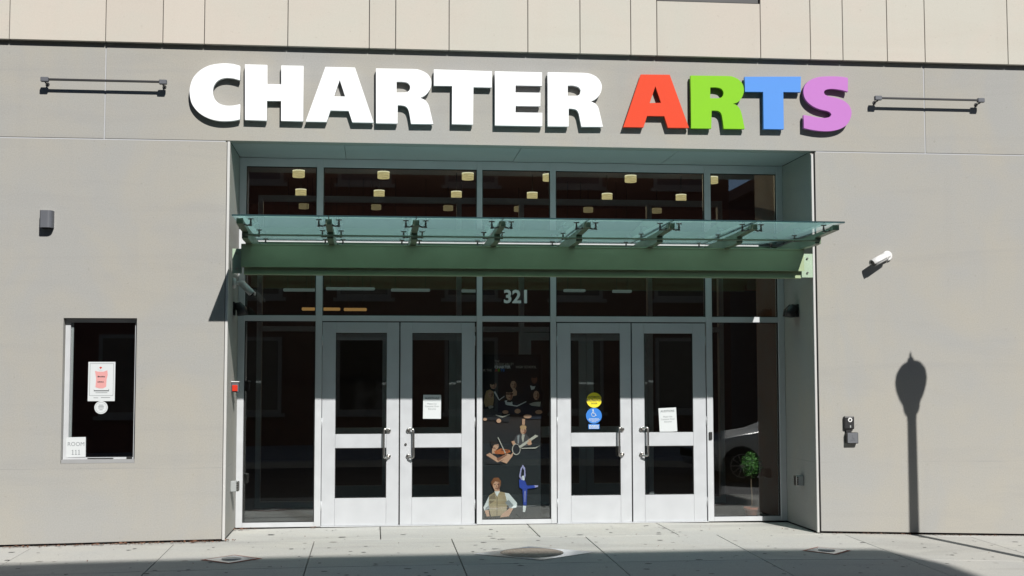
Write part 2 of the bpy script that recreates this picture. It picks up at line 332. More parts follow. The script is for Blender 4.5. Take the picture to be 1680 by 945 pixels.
# ---------------------------------------------------------------- ground shape
GT = [(-60, -0.6), (-4.04, -0.048), (-1.62, -0.012), (0, -0.003), (4.5, -0.004), (5.23, -0.018), (6.35, -0.055), (7.7, -0.095), (60, -0.9)]
def base(x):
    for (a, za), (b, zb) in zip(GT, GT[1:]):
        if a <= x <= b: return za+(zb-za)*(x-a)/(b-a)
    return GT[0][1] if x < GT[0][0] else GT[-1][1]
JX = [0.89+1.524*k for k in range(-12, 13)]
def gb(x):                                  # the height between two slab joints is straight
    for a, b in zip(JX, JX[1:]):
        if a <= x <= b: return base(a)+(base(b)-base(a))*(x-a)/(b-a)
    return base(x)
def g(x, y): return gb(x)-0.0018+(0.018*(y+0.1) if y < -0.1 else 0.004*(y+0.1))
D = 1.10
XL, XR, ZT = -1.625, 5.177, 4.478
LETTERS=[
('C','white',[[(-1.517,5.331),(-1.594,5.35),(-1.678,5.356),(-1.762,5.349),(-1.846,5.331),(-1.92,5.297),(-1.984,5.247),(-2.034,5.184),(-2.061,5.116),(-2.074,5.039),(-2.068,4.963),(-2.049,4.891),(-2.011,4.83),(-1.959,4.778),(-1.893,4.737),(-1.819,4.709),(-1.735,4.694),(-1.642,4.694),(-1.567,4.703),(-1.51,4.717),(-1.512,4.891),(-1.569,4.877),(-1.635,4.87),(-1.7,4.877),(-1.756,4.902),(-1.794,4.945),(-1.815,5.002),(-1.816,5.045),(-1.805,5.093),(-1.778,5.137),(-1.741,5.167),(-1.695,5.184),(-1.648,5.189),(-1.583,5.182),(-1.515,5.164)]]),
('H','white',[[(-1.463,5.35),(-1.214,5.349),(-1.211,5.128),(-1.053,5.13),(-1.056,5.347),(-0.806,5.348),(-0.801,4.708),(-1.052,4.709),(-1.053,4.937),(-1.211,4.935),(-1.21,4.708),(-1.455,4.711)]]),
('A','white',[[(-0.557,5.343),(-0.222,5.343),(-0.005,4.709),(-0.248,4.708),(-0.291,4.839),(-0.496,4.84),(-0.537,4.708),(-0.776,4.706)],[(-0.394,5.195),(-0.331,5.005),(-0.459,5.003)]]),
('R','white',[[(0.017,5.339),(0.437,5.342),(0.524,5.33),(0.592,5.3),(0.631,5.261),(0.652,5.208),(0.65,5.149),(0.626,5.09),(0.583,5.04),(0.525,5.007),(0.574,4.986),(0.607,4.953),(0.632,4.895),(0.676,4.706),(0.421,4.703),(0.401,4.822),(0.382,4.88),(0.353,4.906),(0.314,4.915),(0.268,4.916),(0.267,4.704),(0.021,4.702)],[(0.254,5.189),(0.313,5.19),(0.371,5.182),(0.402,5.155),(0.409,5.124),(0.398,5.09),(0.366,5.07),(0.323,5.066),(0.254,5.064)]]),
('T','white',[[(0.681,5.344),(1.354,5.338),(1.351,5.146),(1.139,5.146),(1.135,4.709),(0.89,4.709),(0.892,5.155),(0.681,5.152)]]),
('E','white',[[(1.388,5.339),(1.938,5.339),(1.938,5.179),(1.63,5.178),(1.627,5.095),(1.92,5.098),(1.918,4.939),(1.63,4.938),(1.627,4.861),(1.94,4.863),(1.939,4.706),(1.388,4.704)]]),
('R','white',[[(2.005,5.343),(2.412,5.345),(2.528,5.327),(2.598,5.284),(2.637,5.22),(2.64,5.163),(2.623,5.104),(2.578,5.045),(2.513,5.008),(2.565,4.983),(2.597,4.943),(2.615,4.879),(2.653,4.713),(2.399,4.708),(2.378,4.81),(2.365,4.868),(2.34,4.905),(2.295,4.917),(2.25,4.919),(2.249,4.708),(2.003,4.705)],[(2.24,5.189),(2.302,5.191),(2.366,5.173),(2.392,5.138),(2.383,5.092),(2.347,5.072),(2.239,5.069)]]),
('A','red',[[(3.108,5.342),(3.452,5.347),(3.677,4.719),(3.424,4.716),(3.382,4.852),(3.178,4.851),(3.134,4.715),(2.892,4.713)],[(3.279,5.205),(3.346,5.01),(3.21,5.005)]]),
('R','green',[[(3.703,5.344),(4.136,5.348),(4.213,5.34),(4.28,5.31),(4.328,5.258),(4.344,5.192),(4.336,5.134),(4.306,5.076),(4.267,5.037),(4.211,5.017),(4.257,4.999),(4.295,4.952),(4.318,4.876),(4.348,4.72),(4.094,4.717),(4.081,4.824),(4.068,4.89),(4.039,4.923),(4.001,4.931),(3.951,4.93),(3.945,4.717),(3.701,4.714)],[(3.938,5.206),(4.009,5.208),(4.066,5.195),(4.095,5.157),(4.09,5.114),(4.065,5.088),(4.017,5.079),(3.936,5.078)]]),
('T','blue',[[(4.357,5.344),(5.041,5.362),(5.034,5.174),(4.823,5.172),(4.823,4.725),(4.576,4.723),(4.577,5.167),(4.356,5.164)]]),
('S','purple',[[(5.619,5.36),(5.557,5.371),(5.465,5.375),(5.356,5.372),(5.264,5.363),(5.182,5.337),(5.118,5.295),(5.08,5.24),(5.068,5.182),(5.078,5.12),(5.109,5.067),(5.158,5.024),(5.221,4.989),(5.294,4.966),(5.348,4.956),(5.389,4.939),(5.407,4.913),(5.388,4.886),(5.347,4.873),(5.292,4.87),(5.219,4.878),(5.147,4.89),(5.067,4.901),(5.067,4.744),(5.144,4.728),(5.235,4.715),(5.335,4.711),(5.426,4.719),(5.518,4.745),(5.591,4.791),(5.634,4.855),(5.655,4.927),(5.65,4.98),(5.624,5.033),(5.579,5.073),(5.515,5.103),(5.442,5.121),(5.379,5.133),(5.334,5.152),(5.32,5.179),(5.335,5.204),(5.38,5.219),(5.444,5.222),(5.535,5.211),(5.616,5.192)]]),
]
BANNER=[
('printed_singer',[('black',[(1.388,1.631),(1.451,1.659),(1.553,1.641),(1.621,1.585),(1.587,1.495),(1.508,1.484),(1.394,1.495)]),('white',[(1.508,1.619),(1.533,1.621),(1.581,1.523),(1.646,1.568),(1.646,1.557),(1.578,1.508)]),('skin',[(1.545,1.704),(1.54,1.678),(1.525,1.659),(1.504,1.652),(1.484,1.659),(1.469,1.678),(1.463,1.704),(1.469,1.73),(1.484,1.749),(1.504,1.756),(1.525,1.749),(1.54,1.73)]),('skin2',[(1.522,1.741),(1.541,1.715),(1.533,1.673),(1.512,1.655)]),('hair',[(1.481,1.711),(1.5,1.71),(1.5,1.705),(1.481,1.705)]),('hair',[(1.508,1.71),(1.525,1.71),(1.525,1.705),(1.508,1.705)]),('skin2',[(1.516,1.678),(1.512,1.674),(1.504,1.672),(1.496,1.674),(1.493,1.678),(1.496,1.682),(1.504,1.683),(1.512,1.682)]),('hair',[(1.549,1.745),(1.541,1.727),(1.521,1.714),(1.494,1.709),(1.467,1.714),(1.447,1.727),(1.439,1.746),(1.447,1.764),(1.467,1.777),(1.494,1.782),(1.521,1.777),(1.541,1.763)]),('black',[(1.496,1.642),(1.525,1.651),(1.53,1.633),(1.502,1.624)])]),
('printed_singer',[('black',[(1.388,1.405),(1.451,1.45),(1.525,1.439),(1.536,1.36),(1.513,1.27),(1.388,1.27)]),('blond',[(1.417,1.631),(1.462,1.647),(1.508,1.619),(1.513,1.518),(1.502,1.45),(1.405,1.428),(1.388,1.495),(1.4,1.574)]),('skin',[(1.505,1.585),(1.501,1.564),(1.488,1.548),(1.471,1.542),(1.454,1.548),(1.442,1.564),(1.437,1.585),(1.442,1.607),(1.454,1.622),(1.471,1.628),(1.488,1.622),(1.501,1.607)]),('skin2',[(1.486,1.616),(1.502,1.594),(1.495,1.56),(1.478,1.545)]),('hair',[(1.452,1.591),(1.468,1.591),(1.468,1.586),(1.452,1.586)]),('hair',[(1.475,1.591),(1.488,1.591),(1.488,1.586),(1.475,1.586)]),('skin2',[(1.48,1.564),(1.478,1.561),(1.471,1.559),(1.465,1.561),(1.462,1.564),(1.465,1.567),(1.471,1.568),(1.478,1.567)]),('pale',[(1.439,1.433),(1.473,1.45),(1.508,1.439),(1.502,1.416),(1.451,1.405)])]),
('printed_singer',[('black',[(1.701,1.607),(1.815,1.63),(1.895,1.562),(1.872,1.449),(1.712,1.449)]),('hair',[(1.802,1.748),(1.794,1.723),(1.775,1.704),(1.749,1.698),(1.723,1.704),(1.704,1.723),(1.697,1.749),(1.704,1.774),(1.723,1.793),(1.749,1.799),(1.775,1.793),(1.795,1.774)]),('hair',[(1.769,1.797),(1.765,1.786),(1.755,1.778),(1.741,1.774),(1.727,1.778),(1.717,1.786),(1.714,1.797),(1.717,1.808),(1.727,1.817),(1.741,1.82),(1.755,1.817),(1.765,1.808)]),('skin',[(1.796,1.703),(1.791,1.677),(1.777,1.658),(1.758,1.651),(1.739,1.658),(1.726,1.677),(1.72,1.703),(1.726,1.729),(1.739,1.748),(1.758,1.755),(1.777,1.748),(1.791,1.729)]),('skin2',[(1.774,1.741),(1.791,1.714),(1.784,1.673),(1.765,1.655)]),('hair',[(1.736,1.71),(1.754,1.71),(1.754,1.704),(1.736,1.704)]),('hair',[(1.762,1.71),(1.776,1.71),(1.776,1.704),(1.762,1.704)]),('skin2',[(1.768,1.677),(1.765,1.673),(1.758,1.672),(1.751,1.673),(1.748,1.677),(1.751,1.681),(1.758,1.683),(1.765,1.681)]),('skin',[(1.741,1.658),(1.781,1.658),(1.804,1.618),(1.798,1.573),(1.752,1.562)])]),
('printed_singer',[('black',[(1.872,1.675),(1.975,1.72),(2.078,1.708),(2.129,1.606),(2.118,1.47),(1.895,1.471)]),('dskin',[(2.062,1.774),(2.057,1.746),(2.043,1.725),(2.023,1.717),(2.004,1.725),(1.99,1.746),(1.984,1.774),(1.99,1.802),(2.004,1.823),(2.023,1.831),(2.043,1.823),(2.057,1.802)]),('hair',[(2.072,1.827),(2.065,1.808),(2.046,1.794),(2.021,1.789),(1.996,1.794),(1.978,1.808),(1.971,1.827),(1.978,1.847),(1.996,1.861),(2.021,1.866),(2.046,1.861),(2.065,1.847)]),('white',[(1.969,1.697),(2.009,1.683),(2.035,1.691),(2.021,1.649),(1.984,1.638)]),('black',[(1.984,1.708),(2.027,1.703),(2.021,1.686),(1.989,1.688)])]),
('printed_singer',[('navy',[(1.525,1.484),(1.655,1.506),(1.758,1.494),(1.917,1.448),(1.877,1.33),(1.547,1.337)]),('skin',[(1.753,1.579),(1.747,1.545),(1.731,1.52),(1.708,1.511),(1.685,1.52),(1.668,1.545),(1.662,1.579),(1.668,1.613),(1.685,1.638),(1.708,1.647),(1.731,1.638),(1.747,1.613)]),('skin2',[(1.728,1.626),(1.749,1.592),(1.74,1.538),(1.717,1.515)]),('hair',[(1.683,1.588),(1.703,1.588),(1.703,1.581),(1.683,1.581)]),('hair',[(1.712,1.588),(1.731,1.588),(1.731,1.581),(1.712,1.581)]),('skin2',[(1.72,1.545),(1.717,1.54),(1.708,1.537),(1.699,1.54),(1.695,1.545),(1.699,1.551),(1.708,1.553),(1.717,1.551)]),('hair',[(1.753,1.632),(1.747,1.618),(1.728,1.609),(1.703,1.605),(1.678,1.609),(1.66,1.619),(1.653,1.632),(1.66,1.646),(1.678,1.656),(1.703,1.659),(1.728,1.656),(1.747,1.646)]),('glasses',[(1.653,1.599),(1.756,1.599),(1.756,1.585),(1.653,1.583)]),('white',[(1.646,1.506),(1.672,1.511),(1.741,1.494),(1.749,1.449),(1.664,1.444)]),('black',[(1.672,1.506),(1.735,1.503),(1.733,1.485),(1.678,1.488)])]),
('printed_singer',[('navy',[(1.952,1.448),(2.1,1.459),(2.129,1.38),(2.117,1.278),(1.917,1.279)]),('hair',[(1.986,1.607),(2.021,1.646),(2.078,1.64),(2.106,1.572),(2.11,1.504),(2.078,1.482),(1.992,1.493),(1.977,1.55)]),('skin',[(2.084,1.572),(2.078,1.543),(2.065,1.521),(2.046,1.514),(2.027,1.522),(2.013,1.543),(2.008,1.573),(2.013,1.602),(2.027,1.623),(2.046,1.631),(2.065,1.623),(2.079,1.602)]),('skin2',[(2.062,1.614),(2.079,1.585),(2.072,1.537),(2.052,1.517)]),('hair',[(2.024,1.58),(2.041,1.58),(2.041,1.575),(2.024,1.575)]),('hair',[(2.049,1.58),(2.064,1.58),(2.064,1.575),(2.049,1.575)]),('skin2',[(2.056,1.543),(2.053,1.538),(2.046,1.536),(2.038,1.538),(2.035,1.543),(2.038,1.548),(2.046,1.55),(2.053,1.548)]),('pale',[(1.952,1.465),(2.02,1.488),(2.103,1.493),(2.095,1.431),(1.986,1.443)])]),
('printed_folder',[('navy',[(1.519,1.433),(1.672,1.458),(1.803,1.435),(1.918,1.488),(1.969,1.443),(2.123,1.419),(2.117,1.355),(1.872,1.341),(1.621,1.357),(1.525,1.377)]),('white',[(1.672,1.465),(1.803,1.447),(1.918,1.5),(1.92,1.491),(1.806,1.432),(1.672,1.452)]),('black',[(1.405,1.394),(1.525,1.377),(1.621,1.357),(1.724,1.342),(1.701,1.235),(1.564,1.258),(1.394,1.27)]),('pale',[(1.536,1.335),(1.621,1.312),(1.71,1.342),(1.712,1.331),(1.621,1.296),(1.532,1.324)]),('skin',[(1.694,1.365),(1.689,1.353),(1.675,1.345),(1.655,1.342),(1.636,1.345),(1.622,1.354),(1.617,1.365),(1.622,1.376),(1.636,1.384),(1.655,1.387),(1.675,1.384),(1.689,1.376)]),('skin',[(1.848,1.375),(1.843,1.361),(1.828,1.35),(1.809,1.346),(1.79,1.35),(1.775,1.361),(1.77,1.376),(1.775,1.39),(1.79,1.401),(1.809,1.405),(1.828,1.401),(1.843,1.39)]),('skin',[(1.987,1.31),(1.98,1.298),(1.961,1.289),(1.934,1.286),(1.908,1.289),(1.889,1.298),(1.882,1.311),(1.889,1.323),(1.908,1.332),(1.934,1.335),(1.961,1.332),(1.98,1.323)]),('skin',[(2.123,1.363),(2.117,1.349),(2.1,1.34),(2.077,1.336),(2.054,1.34),(2.038,1.35),(2.032,1.363),(2.038,1.377),(2.054,1.387),(2.077,1.39),(2.1,1.387),(2.117,1.377)]),('skin',[(1.602,1.256),(1.598,1.242),(1.587,1.233),(1.572,1.229),(1.557,1.233),(1.547,1.243),(1.543,1.256),(1.547,1.27),(1.557,1.279),(1.572,1.283),(1.587,1.279),(1.598,1.269)]),('skin',[(1.425,1.276),(1.421,1.267),(1.412,1.26),(1.4,1.258),(1.387,1.26),(1.378,1.267),(1.375,1.276),(1.378,1.285),(1.387,1.292),(1.4,1.294),(1.412,1.291),(1.421,1.285)]),('skin',[(1.866,1.279),(1.903,1.279),(1.9,1.203),(1.866,1.206)])]),
('printed_guitarist',[('slate',[(1.798,1.079),(1.849,1.1),(1.915,1.092),(1.96,1.037),(1.97,0.939),(1.818,0.929),(1.756,1.011)]),('pale',[(1.863,1.09),(1.899,1.081),(1.876,0.976),(1.86,1.038)]),('skin',[(1.729,0.998),(1.766,1.008),(1.793,0.954),(1.835,0.936),(1.815,0.913),(1.752,0.949)]),('skin',[(1.918,1.136),(1.913,1.111),(1.899,1.094),(1.881,1.087),(1.862,1.094),(1.848,1.112),(1.843,1.137),(1.848,1.161),(1.862,1.179),(1.881,1.186),(1.9,1.179),(1.913,1.161)]),('blond',[(1.921,1.174),(1.915,1.161),(1.9,1.151),(1.879,1.147),(1.859,1.151),(1.844,1.161),(1.838,1.175),(1.844,1.189),(1.859,1.198),(1.88,1.202),(1.9,1.198),(1.916,1.188)]),('skin2',[(1.895,1.154),(1.915,1.14),(1.91,1.103),(1.888,1.09)]),('hair',[(1.863,1.142),(1.877,1.143),(1.877,1.138),(1.863,1.136)]),('hair',[(1.888,1.143),(1.902,1.142),(1.902,1.136),(1.888,1.138)]),('skin2',[(1.871,1.112),(1.896,1.112),(1.888,1.103),(1.877,1.103)]),('grey',[(1.805,1.066),(1.832,1.079),(1.825,0.984),(1.811,0.963)]),('slate',[(1.915,1.065),(1.936,1.051),(1.929,0.969),(1.908,0.962)]),('pale',[(1.846,0.899),(1.838,0.863),(1.818,0.837),(1.79,0.828),(1.763,0.838),(1.743,0.864),(1.735,0.9),(1.743,0.935),(1.763,0.961),(1.791,0.97),(1.818,0.96),(1.838,0.934)]),('black',[(1.839,0.901),(1.833,0.871),(1.816,0.848),(1.793,0.84),(1.77,0.849),(1.754,0.871),(1.748,0.902),(1.754,0.933),(1.771,0.955),(1.793,0.963),(1.816,0.955),(1.833,0.932)]),('pale',[(1.821,0.936),(2.033,1.081),(2.071,1.064),(1.839,0.912)]),('skin',[(1.984,0.976),(1.981,0.963),(1.97,0.954),(1.957,0.951),(1.943,0.955),(1.933,0.964),(1.929,0.976),(1.933,0.988),(1.943,0.997),(1.957,1.0),(1.971,0.997),(1.981,0.988)]),('skin',[(1.94,1.031),(1.978,1.01),(1.987,0.962),(1.964,0.953)]),('pale',[(1.857,0.918),(2.033,0.923),(2.095,0.948),(2.033,0.908),(1.857,0.907)])]),
('printed_violinist',[('black',[(1.425,0.809),(1.487,0.89),(1.535,0.863),(1.611,0.794),(1.618,0.723),(1.419,0.725)]),('skin',[(1.487,0.918),(1.542,0.901),(1.529,0.849),(1.487,0.85)]),('skin',[(1.571,0.947),(1.566,0.923),(1.553,0.905),(1.534,0.898),(1.515,0.905),(1.502,0.923),(1.497,0.948),(1.502,0.972),(1.515,0.99),(1.534,0.996),(1.553,0.99),(1.566,0.972)]),('hair',[(1.467,1.029),(1.501,0.997),(1.556,0.999),(1.567,0.965),(1.515,0.958),(1.487,0.918),(1.474,0.965)]),('skin',[(1.412,0.834),(1.46,0.859),(1.559,0.792),(1.68,0.851),(1.719,0.834),(1.697,0.807),(1.556,0.739)]),('skin',[(1.6,0.753),(1.719,0.831),(1.756,0.871),(1.746,0.818),(1.669,0.724)]),('skin2',[(1.542,0.788),(1.673,0.841),(1.68,0.832),(1.563,0.754)]),('hair',[(1.551,0.955),(1.564,0.955),(1.564,0.948),(1.551,0.949)]),('skin2',[(1.515,0.931),(1.535,0.91),(1.529,0.901),(1.508,0.917)]),('orange',[(1.512,0.879),(1.597,0.914),(1.708,0.892),(1.724,0.868),(1.625,0.84),(1.529,0.846)]),('brown',[(1.597,0.9),(1.694,0.886),(1.688,0.875),(1.6,0.887)]),('pale',[(1.556,1.051),(1.567,1.051),(1.662,0.852),(1.65,0.85)])]),
('printed_dancer',[('lilac',[(1.873,0.71),(1.901,0.669),(1.909,0.574),(1.887,0.513),(1.887,0.574),(1.89,0.635),(1.873,0.676),(1.856,0.635),(1.848,0.574),(1.859,0.513),(1.825,0.561),(1.843,0.656)]),('lilac',[(1.898,0.533),(1.894,0.515),(1.885,0.502),(1.873,0.498),(1.86,0.503),(1.851,0.516),(1.848,0.533),(1.851,0.551),(1.86,0.564),(1.873,0.569),(1.885,0.564),(1.894,0.551)]),('white',[(1.862,0.567),(1.884,0.574),(1.895,0.533),(1.887,0.492),(1.87,0.52)]),('navy',[(1.837,0.513),(1.848,0.513),(1.859,0.438),(1.842,0.438)]),('blue',[(1.825,0.527),(1.9,0.512),(1.928,0.437),(1.873,0.404),(1.831,0.425)]),('blue',[(1.866,0.438),(1.931,0.437),(1.919,0.204),(1.879,0.204)]),('lilac',[(1.895,0.383),(1.908,0.383),(1.903,0.247),(1.894,0.247)]),('blue',[(1.9,0.448),(2.025,0.453),(2.052,0.436),(2.025,0.42),(1.914,0.408)]),('lilac',[(2.018,0.453),(2.066,0.45),(2.059,0.429),(2.025,0.425)]),('white',[(1.875,0.204),(1.914,0.193),(1.9,0.122),(1.872,0.125)])]),
('printed_man',[('skin',[(1.515,0.421),(1.577,0.421),(1.586,0.359),(1.526,0.349)]),('skin',[(1.588,0.457),(1.581,0.425),(1.565,0.401),(1.542,0.392),(1.519,0.401),(1.503,0.425),(1.497,0.458),(1.503,0.49),(1.52,0.514),(1.542,0.523),(1.565,0.514),(1.581,0.49)]),('auburn',[(1.473,0.496),(1.508,0.55),(1.563,0.552),(1.6,0.509),(1.594,0.441),(1.577,0.495),(1.528,0.507),(1.501,0.476),(1.494,0.435)]),('white',[(1.449,0.327),(1.38,0.186),(1.394,0.142),(1.457,0.171)]),('white',[(1.641,0.366),(1.7,0.355),(1.801,0.235),(1.792,0.181),(1.721,0.165),(1.649,0.243)]),('vest',[(1.449,0.331),(1.517,0.374),(1.545,0.312),(1.586,0.38),(1.645,0.366),(1.682,0.223),(1.649,0.085),(1.473,0.073),(1.443,0.198)]),('vest2',[(1.449,0.307),(1.515,0.36),(1.539,0.279),(1.46,0.225)]),('white',[(1.517,0.38),(1.586,0.386),(1.549,0.316)]),('vest3',[(1.452,0.286),(1.666,0.284),(1.669,0.266),(1.452,0.269)]),('vest3',[(1.446,0.225),(1.679,0.223),(1.681,0.206),(1.446,0.209)]),('vest3',[(1.449,0.164),(1.671,0.162),(1.668,0.144),(1.452,0.147)]),('vest2',[(1.545,0.312),(1.556,0.312),(1.553,0.078),(1.542,0.078)]),('grey',[(1.649,0.243),(1.693,0.277),(1.755,0.208),(1.721,0.165)]),('grey',[(1.394,0.142),(1.457,0.171),(1.449,0.212),(1.408,0.185)]),('skin2',[(1.563,0.495),(1.585,0.475),(1.583,0.427),(1.559,0.395),(1.55,0.414),(1.561,0.441)]),('hair',[(1.512,0.469),(1.531,0.473),(1.531,0.464),(1.512,0.461)]),('hair',[(1.553,0.474),(1.574,0.469),(1.572,0.461),(1.553,0.466)]),('skin2',[(1.526,0.425),(1.56,0.425),(1.553,0.414),(1.531,0.414)]),('skin2',[(1.539,0.462),(1.549,0.438),(1.537,0.437)]),('auburn',[(1.487,0.516),(1.515,0.55),(1.57,0.55),(1.59,0.515),(1.542,0.523)]),('skin',[(1.394,0.147),(1.443,0.155),(1.457,0.076),(1.421,0.074)]),('skin',[(1.71,0.175),(1.751,0.168),(1.696,0.073),(1.583,0.059),(1.613,0.102)])]),
]
# ================================================================ the setting
def quad_sheet(name, x0, x1, y0, y1, z, mat):
    bm = bmesh.new(); bm.faces.new([bm.verts.new(c) for c in ((x0, y0, z), (x1, y0, z), (x1, y1, z), (x0, y1, z))])
    return struct(obj(name, bm, mat))
quad_sheet('ground', -400, 400, -400, 400, -1.6, 'asphalt')
KERB = -3.35
def strip_sheet(name, xs, y0, y1, dz, mat, depth=0.0):
    bm = bmesh.new(); prev = None
    for x in xs:
        z0, z1 = g(x, KERB)+dz, g(x, KERB)+dz
        cur = [bm.verts.new((x, y0, z0)), bm.verts.new((x, y1, z1))]
        if prev: bm.faces.new((prev[0], cur[0], cur[1], prev[1]))
        prev = cur
    return struct(obj(name, bm, mat))
strip_sheet('road', [-60]+JX+[60], -12.4, KERB+0.02, -0.14, 'asphalt')
strip_sheet('opposite_sidewalk', [-60]+JX+[60], -19.3, -12.4, 0.0, 'walk')
bm = bmesh.new()
for a, b in zip([-60]+JX, JX+[60]):
    za, zb = g(a, KERB), g(b, KERB)
    for (y0, y1) in ((KERB-0.15, KERB+0.0), (-12.4, -12.25)):
        v = [bm.verts.new(c) for c in ((a+.004, y0, za-.3), (b-.004, y0, zb-.3), (b-.004, y1, zb-.3), (a+.004, y1, za-.3), (a+.004, y0, za+.003), (b-.004, y0, zb+.003), (b-.004, y1, zb+.003), (a+.004, y1, za+.003))]
        for f in ((4, 5, 6, 7), (0, 1, 5, 4), (2, 3, 7, 6), (1, 2, 6, 5), (3, 0, 4, 7)): bm.faces.new([v[i] for i in f])
struct(obj('kerb', bm, 'walk'))
# the sidewalk: bedding sheet, then slab by slab
bm = bmesh.new(); prev = None
for x in [-60]+JX+[60]:
    cur = [bm.verts.new((x, KERB, g(x, KERB)-0.035)), bm.verts.new((x, -0.1, g(x, -0.1)-0.035)), bm.verts.new((x, 1.3, g(x, 1.3)-0.035))]
    if prev:
        for i in (0, 1): bm.faces.new((prev[i], cur[i], cur[i+1], prev[i+1]))
    prev = cur
walk = struct(obj('sidewalk', bm, 'seal_dark'))
YJ = [KERB+0.01, -1.93, -0.10, 1.26]
def slab(x0, x1, y0, y1, gap=0.005, name='paving_slab'):
    bm = bmesh.new(); a, b, c, d = x0+gap, x1-gap, y0+gap, y1-gap
    top = [(a, c), (b, c), (b, d), (a, d)]
    t = [bm.verts.new((x, y, g(x, y))) for x, y in top]; lo = [bm.verts.new((x, y, g(x, y)-0.034)) for x, y in top]
    bm.faces.new(t)
    for i in range(4): bm.faces.new((lo[i], lo[(i+1) % 4], t[(i+1) % 4], t[i]))
    bmesh.ops.recalc_face_normals(bm, faces=bm.faces)
    e = [ed for ed in bm.edges if all(v in t for v in ed.verts)]
    bmesh.ops.bevel(bm, geom=e, offset=0.004, segments=1, affect='EDGES')
    return obj(name, bm, 'walk', walk)
PIT = (-3.38, -2.18, KERB+0.15, -2.86)
for i, (a, b) in enumerate(zip(JX, JX[1:])):
    if b < -9 or a > 13: continue
    if a < -3 < b or a < -2.2 < b and False:
        pass
    # outer row (cut round the tree pit), middle row, apron row
    if b > PIT[0] and a < PIT[1]:
        slab(a, b, PIT[3], YJ[1])
        if a < PIT[0]: slab(a, PIT[0], YJ[0], PIT[3])
        if b > PIT[1]: slab(PIT[1], b, YJ[0], PIT[3])
    else: slab(a, b, YJ[0], YJ[1])
    slab(a, b, YJ[1], YJ[2])
for (a, b) in zip([-8.7, -7.2, -5.7, -4.2, -2.65, 0.1, 1.9, 3.5, 5.2, 6.6, 8.2, 9.8], [-7.2, -5.7, -4.2, -2.65, 0.1, 1.9, 3.5, 5.2, 6.6, 8.2, 9.8, 11.4]):
    slab(a, b, YJ[2], YJ[3] if (b > XL and a < XR) else 0.06)
bm = bmesh.new()
zz = g(-2.8, -3)-0.05
gx, gy = 26, 8
vv = [[bm.verts.new((PIT[0]+(PIT[1]-PIT[0])*i/gx, PIT[2]+(PIT[3]-PIT[2])*j/gy, zz+random.uniform(-.012, .012))) for i in range(gx+1)] for j in range(gy+1)]
for j in range(gy):
    for i in range(gx): bm.faces.new((vv[j][i], vv[j][i+1], vv[j+1][i+1], vv[j+1][i]))
struct(obj('tree_pit_soil', bm, 'soil'))
bm = bmesh.new()                            # trodden gum and grit on the slabs
for i in range(330):
    x, y, r_ = random.uniform(-4.6, 8.2), random.uniform(-3.2, 0.9), random.choice((.008, .012, .016, .022, .032))
    if y > -0.12 and not XL+.1 < x < XR-.1: continue
    n_ = 7; ph = random.uniform(0, 6); e_ = random.uniform(.6, 1.5)
    bm.faces.new([bm.verts.new((x+r_*e_*random.uniform(.7, 1.1)*math.cos(ph+2*math.pi*k/n_), y+r_*random.uniform(.7, 1.1)*math.sin(ph+2*math.pi*k/n_), g(x, y)+.0022)) for k in range(n_)])
o = obj('gum_spots', bm, 'gum', walk); o['kind'] = 'stuff'

# ================================================================ the school building
bld = thing('school_building', (1.776, 0.6, 0), 'grey concrete school building with recessed glazed entrance and pale stone upper cladding', 'building')
T = 0.16
def wb(x): return gb(x)+0.026
def rect_panel(name, x0, x1, z0, z1, mat='wall', y0=0.0, y1=T, par=bld):
    return obj(name, B(x0, x1, y0, y1, z0, z1, bev=0.004), mat, par)
# lower left panel with the window opening
WX0, WX1, WZ0, WZ1 = -3.416, -2.620, 0.857, 2.464
LX0, LX1, LZ1 = -14.0, XL-0.036, ZT-0.007
bm = bmesh.new()
def vy(x, z, y=0.0): return bm.verts.new((x, y, z))
xs = [LX0, -8.0, WX0, WX1, LX1]; zs = [None, WZ0, WZ1, LZ1]
gr = {(i, j): vy(x, wb(x) if z is None else z) for i, x in enumerate(xs) for j, z in enumerate(zs)}
for i in range(4):
    for j in range(3):
        if (i, j) == (2, 1): continue
        bm.faces.new((gr[i, j], gr[i+1, j], gr[i+1, j+1], gr[i, j+1]))
bk = {k: vy(v.co.x, v.co.z, T) for k, v in gr.items()}
for (a, b) in (((2, 1), (3, 1)), ((3, 1), (3, 2)), ((3, 2), (2, 2)), ((2, 2), (2, 1))): bm.faces.new((gr[a], gr[b], bk[b], bk[a]))
for j in range(3): bm.faces.new((gr[4, j], bk[4, j], bk[4, j+1], gr[4, j+1]))
for i in range(4): bm.faces.new((gr[i, 0], bk[i, 0], bk[i+1, 0], gr[i+1, 0])); bm.faces.new((gr[i, 3], gr[i+1, 3], bk[i+1, 3], bk[i, 3]))
for i in range(4):
    for j in range(3):
        if (i, j) != (2, 1): bm.faces.new((bk[i, j], bk[i, j+1], bk[i+1, j+1], bk[i+1, j]))
bmesh.ops.recalc_face_normals(bm, faces=bm.faces)
obj('wall_panel', bm, 'wall', bld)
# lower right panel
bm = bmesh.new(); xs = [XR+0.048, 6.35, 7.7, 16.0]
prism_y(bm, [(x, wb(x)) for x in xs]+[(16.0, ZT-0.007), (XR+0.048, ZT-0.007)], 0, T)
obj('wall_panel', bm, 'wall', bld)
# header panels
for a, b in ((-14, -3.016-0.006), (-3.016+0.006, 6.597-0.006), (6.597+0.006, 16)):
    rect_panel('wall_panel', a, b, ZT+0.006, 5.80)
